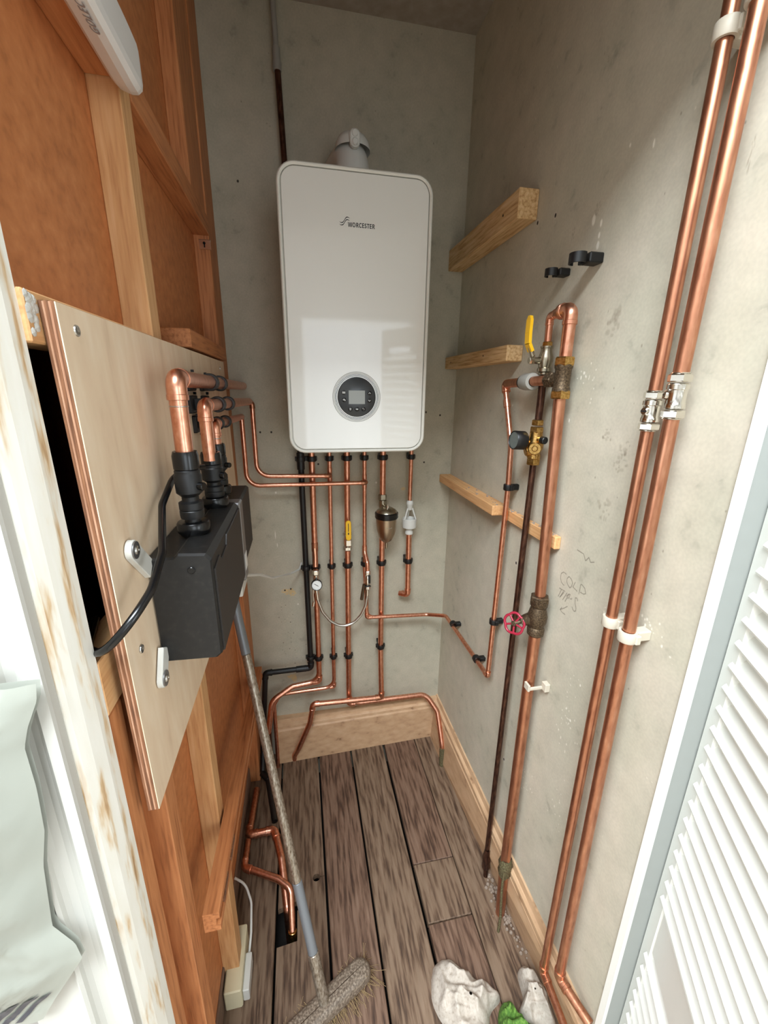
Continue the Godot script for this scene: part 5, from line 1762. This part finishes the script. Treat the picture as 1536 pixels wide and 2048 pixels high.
		obj("nut", st, M.black_gloss, t)
		st = sb()
		cyl(st, p + Vector3(0.012, L * 0.6, 0.006), p + Vector3(0.024, L * 0.6, 0.012), 0.0062 * k, 14, 0.001)
		obj("turn_screw", st, M.black_gloss, t)

	# the black box
	t = thing("control_box", "large black plastic plumbing unit mounted on the plywood under the three valves", "box", Vector3(-0.793, 1.195, 0.73))
	var sec := [Vector2(-0.7885, 1.198), Vector2(-0.716, 1.196), Vector2(-0.708, 1.203), Vector2(-0.708, 1.352), Vector2(-0.715, 1.36), Vector2(-0.75, 1.362), Vector2(-0.756, 1.357), Vector2(-0.7885, 1.357)]
	st = sb()
	prism(st, sec, Transform3D(Basis.IDENTITY, Vector3(0, 0, 0.705)), Transform3D(Basis.IDENTITY, Vector3(0, 0, 0.972)))
	var sc2 := []
	for q in sec:
		sc2.append(Vector2(-0.75, 1.278) + (q - Vector2(-0.75, 1.278)) * Vector2(0.95, 0.97))
	for i in sec.size():
		var j := (i + 1) % sec.size()
		var mid: Vector2 = (sec[i] + sec[j]) * 0.5 - Vector2(-0.75, 1.278)
		flat(st, [Vector3(sec[i].x, sec[i].y, 0.972), Vector3(sec[j].x, sec[j].y, 0.972), Vector3(sc2[j].x, sc2[j].y, 0.976), Vector3(sc2[i].x, sc2[i].y, 0.976)], Vector3(mid.x, mid.y, 0.05))
	var idx := Geometry2D.triangulate_polygon(PackedVector2Array(sc2))
	for i in range(0, idx.size(), 3):
		flat(st, [Vector3(sc2[idx[i]].x, sc2[idx[i]].y, 0.976), Vector3(sc2[idx[i + 1]].x, sc2[idx[i + 1]].y, 0.976), Vector3(sc2[idx[i + 2]].x, sc2[idx[i + 2]].y, 0.976)], Zv)
	obj("housing", st, M.box_black, t)
	# raised front cover with a stepped top edge
	st = sb()
	var cov := PackedVector2Array([Vector2(0.71, 1.205), Vector2(0.965, 1.202), Vector2(0.968, 1.335), Vector2(0.93, 1.34), Vector2(0.918, 1.33), Vector2(0.87, 1.333), Vector2(0.86, 1.348), Vector2(0.71, 1.35)])
	extrude(st, cov, Transform3D(Basis(Vector3(0, 0, 1), Vector3(0, 1, 0), Vector3(1, 0, 0)), Vector3(-0.709, 0, 0)), 0.0035, 0.001)
	obj("front_cover", st, M.box_face, t)
	st = sb()
	box(st, Vector3(-0.7885, 1.2, 0.49), Vector3(-0.712, 1.347, 0.66), 0.005)
	obj("rear_housing", st, M.box_black, t)
	st = sb()
	box(st, Vector3(-0.7885, 1.188, 0.664), Vector3(-0.7055, 1.357, 0.702), 0.003)
	obj("label_strip", st, M.grey_metal, t)
	st = sb()
	box(st, Vector3(-0.7052, 1.21, 0.67), Vector3(-0.7048, 1.245, 0.698))
	obj("label", st, M.dial, t)
	st = sb()
	box(st, Vector3(-0.765, 1.15, 0.62), Vector3(-0.716, 1.187, 0.70), 0.002)
	obj("cable_block", st, M.white_plastic, t)
	st = sb()
	cyl(st, Vector3(-0.735, 1.338, 0.9761), Vector3(-0.735, 1.338, 0.978), 0.005, 16, 0.0008)
	obj("boss", st, M.black_gloss, t)
	for l in [[Vector3(-0.7875, 1.388, 1.02), Vector3(-0.7875, 1.345, 0.9775)], [Vector3(-0.785, 1.19, 1.0), Vector3(-0.785, 1.225, 0.9785)]]:
		st = sb()
		var a: Vector3 = l[0]
		var b: Vector3 = l[1]
		var poly := PackedVector2Array()
		var d := Vector2(b.z - a.z, b.y - a.y).normalized()
		var nn := Vector2(-d.y, d.x)
		for i in 13:
			var an := PI * i / 12.0
			poly.append(Vector2(a.z, a.y) + nn * cos(an) * 0.0125 - d * sin(an) * 0.0125)
		poly.append(Vector2(b.z, b.y) - nn * 0.0125)
		poly.append(Vector2(b.z, b.y) + nn * 0.0125)
		extrude(st, poly, Transform3D(Basis(Vector3(0, 0, 1), Vector3(0, 1, 0), Vector3(1, 0, 0)), Vector3(a.x - 0.002, 0, 0)), 0.007, 0.001)
		var lug := obj("mounting_lug", st, M.white_plastic, t)
		st = sb()
		lathe(st, [[0.0108, 0.0], [0.0108, 0.0015], [0.0, 0.002]], along(a + X * 0.0052, X), 20, 0.4)
		obj("washer", st, M.grey_metal, lug)
		st = sb()
		lathe(st, [[0.0058, 0.0], [0.005, 0.002], [0.002, 0.0022], [0.0015, 0.0012], [0.0, 0.0012]], along(a + X * 0.0068, X), 16, 0.4)
		obj("screw", st, M.steel, lug)
	# black flex
	O = Vector3(-0.76, 1.35, 1.0)
	st = sb()
	tube(st, bend([Vector3(-0.745, 1.447, 0.79), Vector3(-0.765, 1.450, 0.83), Vector3(-0.776, 1.442, 0.862), Vector3(-0.776, 1.418, 0.925), Vector3(-0.757, 1.378, 1.008), Vector3(-0.757, 1.353, 1.06), Vector3(-0.768, 1.335, 1.095), Vector3(-0.80, 1.30, 1.10), Vector3(-0.835, 1.285, 1.06), Vector3(-0.85, 1.29, 1.0)], 0.06, 6), 0.0048, 12)
	solo("black_cable", "black flexible cable looping down past the box and behind the peeling door casing", "cable", st, M.black_gloss)

	# light fitting on the upper noggin
	t = thing("light_fitting", "white moulded light fitting with rounded end on the timber high at the left", "light fitting", Vector3(-0.79, 1.99, 0.91))
	var ls := [Vector2(-0.8058, 1.966), Vector2(-0.800, 1.960), Vector2(-0.785, 1.9545), Vector2(-0.776, 1.955), Vector2(-0.771, 1.960), Vector2(-0.7695, 1.968), Vector2(-0.770, 2.010), Vector2(-0.773, 2.018), Vector2(-0.78, 2.022), Vector2(-0.8058, 2.024)]
	var rows := []
	for z in [[1.072, 0.98], [1.07, 1.0], [0.81, 1.0], [0.797, 0.985], [0.784, 0.94], [0.773, 0.86], [0.764, 0.74], [0.758, 0.58], [0.755, 0.35], [0.7545, 0.05]]:
		var row := []
		for q in ls:
			row.append(Vector3(-0.806 + (q.x + 0.806) * minf(1.0, z[1] + 0.1), 1.988 + (q.y - 1.988) * z[1], z[0]))
		rows.append(row)
	st = sb()
	for i in rows.size() - 1:
		for k in ls.size():
			var k2: int = (k + 1) % ls.size()
			var mid: Vector3 = (rows[i][k] + rows[i][k2] + rows[i + 1][k]) / 3.0
			flat(st, [rows[i][k], rows[i][k2], rows[i + 1][k2], rows[i + 1][k]], mid - Vector3(-0.795, 1.99, mid.z + 0.004))
	flat(st, rows[0], Zv)
	obj("body", st, M.lamp_white, t)
	var tm := TextMesh.new()
	tm.text = "GOLEC"
	var f := SystemFont.new()
	f.font_names = PackedStringArray(["Droid Sans"])
	f.font_weight = 700
	tm.font = f
	tm.font_size = 32
	tm.pixel_size = 0.00042
	tm.depth = 0.0006
	var mi := MeshInstance3D.new()
	mi.name = "lettering"
	mi.mesh = tm
	mi.material_override = M.letter_grey
	t.add_child(mi, true)
	mi.transform = Transform3D(Basis(Vector3(0, 0, 1), Vector3(-0.94, 0.34, 0).normalized(), Vector3(-0.34, -0.94, 0).normalized()), Vector3(-0.7845, 1.9542, 0.905) - O)

	O = Vector3(-0.793, 1.92, 0.288)
	st = sb()
	box(st, Vector3(-0.807, 1.908, 0.2865), Vector3(-0.7795, 1.930, 0.2885), 0.0006)
	box(st, Vector3(-0.807, 1.9285, 0.279), Vector3(-0.7795, 1.9305, 0.2885), 0.0004)
	t = thing("hanger_plate", "small bright metal hanger plate with a keyhole slot on the partition beside the boiler", "bracket", Vector3(-0.793, 1.92, 0.288))
	obj("plate", st, M.chrome, t)
	st = sb()
	cyl(st, Vector3(-0.7945, 1.922, 0.2883), Vector3(-0.7945, 1.922, 0.2887), 0.0034, 14)
	box(st, Vector3(-0.7957, 1.9125, 0.2883), Vector3(-0.7927, 1.922, 0.2887))
	obj("keyhole", st, M.hole, t)


func build_floor_things() -> void:
	var t: Node3D
	var st: SurfaceTool
	var X := Vector3.RIGHT
	var Y := Vector3.UP
	var Zv := Vector3.BACK
	# copper loops at the foot of the partition
	t = thing("copper_pipe", "fat copper pipe loop on the floor behind the broom, the farther of two", "pipe", Vector3(-0.75, 0.05, 0.4))
	pipe(t, [Vector3(-0.815, 0.03, 0.19), Vector3(-0.823, 0.052, 0.385)], 0.0125, 0.0, M.copper_dull)
	pipe(t, [Vector3(-0.815, 0.054, 0.385), Vector3(-0.735, 0.056, 0.385), Vector3(-0.708, 0.05, 0.48), Vector3(-0.688, 0.0, 0.60), Vector3(-0.68, -0.12, 0.645)], 0.0125, 0.016, M.copper, "step_tube")
	elbow(t, Vector3(-0.735, 0.056, 0.385), -X, Vector3(0.27, -0.06, 0.95).normalized(), 0.0125, M.copper)
	elbow(t, Vector3(-0.823, 0.054, 0.385), -Zv, X, 0.0125, M.copper_dull)
	t = thing("copper_pipe", "thinner copper pipe on the floor behind the broom, nearer than the fat loop", "pipe", Vector3(-0.75, 0.05, 0.5))
	pipe(t, [Vector3(-0.824, 0.05, 0.402), Vector3(-0.826, 0.055, 0.492)], 0.0105, 0.0, M.copper_dull)
	pipe(t, [Vector3(-0.82, 0.056, 0.494), Vector3(-0.715, 0.052, 0.545), Vector3(-0.676, 0.045, 0.575), Vector3(-0.672, -0.02, 0.66), Vector3(-0.672, -0.12, 0.675)], 0.0105, 0.03, M.copper, "step_tube")
	elbow(t, Vector3(-0.826, 0.056, 0.492), -Zv, Vector3(0.9, 0, 0.43).normalized(), 0.0105, M.copper)
	sleeve(t, Vector3(-0.672, -0.01, 0.655), Vector3(-0.672, -0.035, 0.664), 0.0132, M.brass, "brass_collar")

	# junction trunking
	t = thing("junction_box", "cream plastic trunking box on the floor against the left partition", "box", Vector3(-0.815, 0.0, 0.72))
	st = sb()
	box(st, Vector3(-0.842, 0.0, 0.655), Vector3(-0.798, 0.07, 0.80), 0.003)
	obj("cover", st, M.trunk, t)
	st = sb()
	box(st, Vector3(-0.7975, 0.002, 0.71), Vector3(-0.781, 0.045, 0.79), 0.002)
	obj("outlet", st, M.white_plastic, t)
	O = Vector3(-0.8, 0.05, 0.65)
	st = sb()
	tube(st, bend([Vector3(-0.842, 0.12, 0.56), Vector3(-0.81, 0.10, 0.57), Vector3(-0.79, 0.08, 0.61), Vector3(-0.787, 0.05, 0.67), Vector3(-0.79, 0.03, 0.708)], 0.05, 6), 0.0034, 10)
	solo("white_cable", "thin white cable drooping to the cream trunking box on the floor", "cable", st, M.white_plastic)

	# broom leaning on the plywood
	var a := Vector3(-0.585, 0.05, 0.86)
	var d := Vector3(-0.185, 0.976, -0.36)
	t = thing("broom", "dirty broom with a long metal pole leaning on the plywood, its head on the floorboards", "broom", Vector3(-0.585, 0.0, 0.86))
	for q in [[0.0, 0.13, 0.0145, M.pole_dirty, "socket"], [0.13, 0.305, 0.0128, M.pole_grey, "sleeve"], [0.305, 0.875, 0.0118, M.pole_dirty, "pole"], [0.875, 1.035, 0.0122, M.pole_grey, "grip"]]:
		st = sb()
		cyl(st, a + d * q[0], a + d * q[1], q[2], 18, 0.0012)
		obj(q[4], st, q[3], t)
	var h0 := Vector3(-0.70, 0.052, 0.915)
	var h1 := Vector3(-0.462, 0.055, 0.80)
	var hd := (h1 - h0).normalized()
	var hw := hd.cross(Y).normalized()
	st = sb()
	var hr := []
	for i in 9:
		var rr := []
		var v := i / 8.0
		for k in 40:
			var an := TAU * k / 40.0
			var cx := cos(an)
			var sx := sin(an)
			# stadium outline, domed
			var p := (h0 + h1) * 0.5 + hd * (signf(cx) * 0.105 + cx * 0.03) * (1.0 - 0.2 * v * v) + hw * sx * 0.030 * sqrt(1.0 - 0.9995 * v * v)
			p.y = 0.038 + 0.028 * sin(v * PI / 2)
			rr.append(p)
		hr.append(rr)
	grid_surf(st, hr, true, Y)
	obj("head", st, M.head, t)
	st = sb()
	for k in 520:
		var u := rng.randf()
		var w := rng.randf_range(-0.7, 1)
		var p := h0.lerp(h1, u) + hw * w * 0.026
		p.y = 0.04
		var lean := (hd * (u - 0.5) * 0.05 + hw * w * 0.03 + Vector3(rng.randfn(), 0, rng.randfn()) * 0.007)
		var e := p + lean
		e.y = rng.randf_range(0.001, 0.012)
		if k % 14 == 0:
			e = p + (hw * signf(w) * rng.randf_range(0.02, 0.04) + hd * rng.randfn() * 0.02)
			e.y = rng.randf_range(0.03, 0.065)
		var s := Vector3(0.0006, 0, 0)
		tube(st, [p, p.lerp(e, 0.55) + Vector3(rng.randfn(), 0, rng.randfn()) * 0.003, e], 0.0006, 3, false)
	var br := obj("bristles", st, M.bristle, t)
	br.set_meta("kind", "stuff")

	# cloths
	O = Vector3(-0.22, 0.0, 0.93)
	st = sb()
	rag(st, [[-0.283, 0.835], [-0.255, 0.815], [-0.212, 0.832], [-0.175, 0.872], [-0.135, 0.892], [-0.122, 0.92], [-0.162, 0.945], [-0.178, 1.0], [-0.2, 1.05], [-0.25, 1.03], [-0.265, 0.97], [-0.3, 0.9]], 0.075, 61, 0.22)
	solo("white_rag", "larger crumpled off-white cloth on the floorboards, left of the green one", "cloth", st, M.cloth)
	O = Vector3(-0.05, 0.0, 0.95)
	st = sb()
	rag(st, [[-0.05, 0.885], [-0.02, 0.872], [-0.004, 0.90], [0.0, 0.95], [0.0, 0.99], [-0.035, 1.0], [-0.075, 0.985], [-0.085, 0.955], [-0.06, 0.93]], 0.07, 67, 0.3)
	solo("white_rag", "smaller crumpled off-white cloth against the right skirting", "cloth", st, M.cloth)
	O = Vector3(-0.12, 0.0, 0.99)
	st = sb()
	rag(st, [[-0.13, 0.937], [-0.108, 0.938], [-0.094, 0.96], [-0.088, 0.99], [-0.045, 1.012], [-0.03, 1.05], [-0.09, 1.09], [-0.15, 1.08], [-0.165, 1.02], [-0.15, 0.97]], 0.09, 71, 0.34)
	solo("green_rag", "crumpled bright green cloth on the floor between the two off-white cloths", "cloth", st, M.green)
	# rubble by the foot of the risers
	O = Vector3(-0.03, 0.0, 0.72)
	st = sb()
	for k in 110:
		var z := rng.randfn() * 0.07 + 0.72
		var p := Vector3(-0.045 + 0.06 * z - absf(rng.randfn()) * 0.016 - 0.005, 0.0005, z)
		var r := rng.randf_range(0.0015, 0.006)
		lathe(st, [[r, 0.0], [r * 0.9, r * 0.6], [r * 0.3, r * 1.2], [0.0, r * 1.25]], Transform3D(Basis(Y, rng.randf() * 6.0), p), 6, 0.2)
	var ru := obj("rubble", st, M.rubble, null, "crumbs of plaster and rust on the floor at the foot of the risers")
	ru.set_meta("kind", "stuff")
	ru.set_meta("category", "rubble")

	# plastic bag hung over the casing at the left
	t = thing("plastic_bag", "crumpled translucent white plastic bag with dark print hanging in front of the left door casing", "bag", Vector3(-0.93, 1.1, 1.18))
	var edge := [[1.318, -0.826], [1.300, -0.829], [1.272, -0.842], [1.25, -0.849], [1.20, -0.849], [1.145, -0.853], [1.10, -0.863], [1.05, -0.868], [1.01, -0.872], [0.975, -0.856], [0.948, -0.8535], [0.92, -0.872], [0.89, -0.892], [0.86, -0.91]]
	var nz := FastNoiseLite.new()
	nz.seed = 5
	nz.frequency = 0.09
	nz.fractal_type = FastNoiseLite.FRACTAL_RIDGED
	nz.fractal_octaves = 3
	var surf := func(u: float, v: float) -> Vector3:
		var fi := v * (edge.size() - 1)
		var i0 := mini(int(fi), edge.size() - 2)
		var e0: Array = edge[i0]
		var e1: Array = edge[i0 + 1]
		var y := lerpf(e0[0], e1[0], fi - i0)
		var xr := lerpf(e0[1], e1[1], fi - i0)
		var x := lerpf(-1.12, xr, u)
		var bulge := sin(clampf(u, 0, 1) * PI) * 0.045 * sin(clampf(v * 1.05 + 0.02, 0, 1) * PI)
		var n := nz.get_noise_2d(x * 90.0 + y * 30.0, y * 45.0)
		return Vector3(x, y, 1.163 + bulge + n * 0.012 * (1.0 - pow(u, 6.0)))
	st = sb()
	rows_of(st, surf, 40, 60)
	obj("front_sheet", st, M.bag, t)
	st = sb()
	var back := func(u: float, v: float) -> Vector3:
		var p: Vector3 = surf.call(u, v)
		return Vector3(p.x, p.y, minf(1.1565, p.z - 0.002))
	rows_of(st, back, 10, 30)
	obj("back_sheet", st, M.bag, t)
	for s in [[0.70, 0.76, 0.83, 0.995], [0.79, 0.84, 0.84, 0.99], [0.86, 0.90, 0.85, 0.985], [0.92, 0.955, 0.87, 0.97]]:
		st = sb()
		var rows := []
		for i in 13:
			var v := lerpf(s[2], s[3], i / 12.0)
			var row := []
			for k in 4:
				var u: float = lerpf(s[0], s[1], k / 3.0) - 0.10 * (v - s[2]) / 0.15
				row.append(surf.call(u, v) + Vector3(0, 0, 0.0012))
			rows.append(row)
		grid_surf(st, rows, false, Zv)
		obj("print_stripe", st, M.bag_print, t)


func rows_of(st: SurfaceTool, surf: Callable, nu: int, nv: int) -> void:
	var rows := []
	for i in nv + 1:
		var row := []
		for k in nu + 1:
			row.append(surf.call(float(k) / nu, float(i) / nv))
		rows.append(row)
	grid_surf(st, rows, false, Vector3.BACK)


# ---------------------------------------------------------------- build
# openings: from, to, sill, head, daylight (light energy per square metre of window)
const WIN_LEFT := [[1.5, 3.2, 0.5, 1.5, 1.2]]
const WIN_BACK := [[-0.5, 0.78, 0.7, 2.35, 1.3]]
const WIN_RIGHT_ADDED := [[2.2, 3.4, 0.8, 1.9, 2.5]]  # unseen window, added to brighten the plywood and left partition
const ROOFLIGHT := [[-2.4, -0.4, 0.8, 2.0, 16.0]]
const ROOM_H := 3.5


func daylight(at: Vector3, turn: float, size: Vector2, strength: float) -> AreaLight3D:
	var al := AreaLight3D.new()
	al.name = "window_daylight"
	add_child(al, true)
	al.position = at
	al.rotation.y = turn
	al.area_size = size
	al.area_normalize_energy = true
	al.light_energy = strength * size.x * size.y
	al.light_color = Color(0.93, 0.97, 1.0)
	al.shadow_enabled = true
	al.area_range = 12.0
	return al


func _ready() -> void:
	# camera, sky, daylight at the two windows, exposure
	var cam := Camera3D.new()
	cam.name = "camera"
	add_child(cam)
	cam.transform = Transform3D(Basis(Vector3(0.98014, 0.01192, 0.19795), Vector3(0.04512, 0.95860, -0.28115), Vector3(-0.19310, 0.28450, 0.93903)), Vector3(-0.58293, 1.5759, 1.53))
	cam.fov = 102.453
	cam.near = 0.02
	cam.current = true
	var env := Environment.new()
	env.background_mode = Environment.BG_SKY
	var sky := Sky.new()
	var sm := ProceduralSkyMaterial.new()
	sm.sky_top_color = Color(0.72, 0.80, 0.92)
	sm.sky_horizon_color = Color(0.92, 0.94, 0.97)
	sm.ground_bottom_color = Color(0.40, 0.40, 0.38)
	sm.ground_horizon_color = Color(0.75, 0.76, 0.76)
	sky.sky_material = sm
	env.sky = sky
	env.background_energy_multiplier = 1.0
	env.tonemap_mode = Environment.TONE_MAPPER_LINEAR
	env.tonemap_exposure = 0.85
	env.sdfgi_enabled = true
	env.ssao_enabled = true
	env.ssil_enabled = true
	var we := WorldEnvironment.new()
	we.name = "environment"
	we.environment = env
	add_child(we)
	# daylight entering by the windows, the right-hand one added: one light the size of each opening, just inside it
	for w in ROOFLIGHT:
		var al := daylight(Vector3((w[0] + w[1]) * 0.5, ROOM_H + 0.01, 1.13 + (w[2] + w[3]) * 0.5), 0.0, Vector2(w[1] - w[0], w[3] - w[2]), w[4])
		al.rotation = Vector3(-PI / 2, 0, 0)
	for w in WIN_LEFT:
		daylight(Vector3(-2.99, (w[2] + w[3]) * 0.5, (w[0] + w[1]) * 0.5), -PI / 2, Vector2(w[1] - w[0], w[3] - w[2]), w[4])
	for w in WIN_RIGHT_ADDED:
		daylight(Vector3(1.39, (w[2] + w[3]) * 0.5, (w[0] + w[1]) * 0.5), PI / 2, Vector2(w[1] - w[0], w[3] - w[2]), w[4])  # added fill for the left partition
	for w in WIN_BACK:
		daylight(Vector3((w[0] + w[1]) * 0.5, (w[2] + w[3]) * 0.5, 4.29), 0.0, Vector2(w[1] - w[0], w[3] - w[2]), w[4])
	rng.seed = 20240611
	make_materials()
	build_walls()
	build_floor()
	build_left()
	build_door()
	build_boiler()
	build_back_pipes()
	build_right()
	build_left_things()
	build_floor_things()
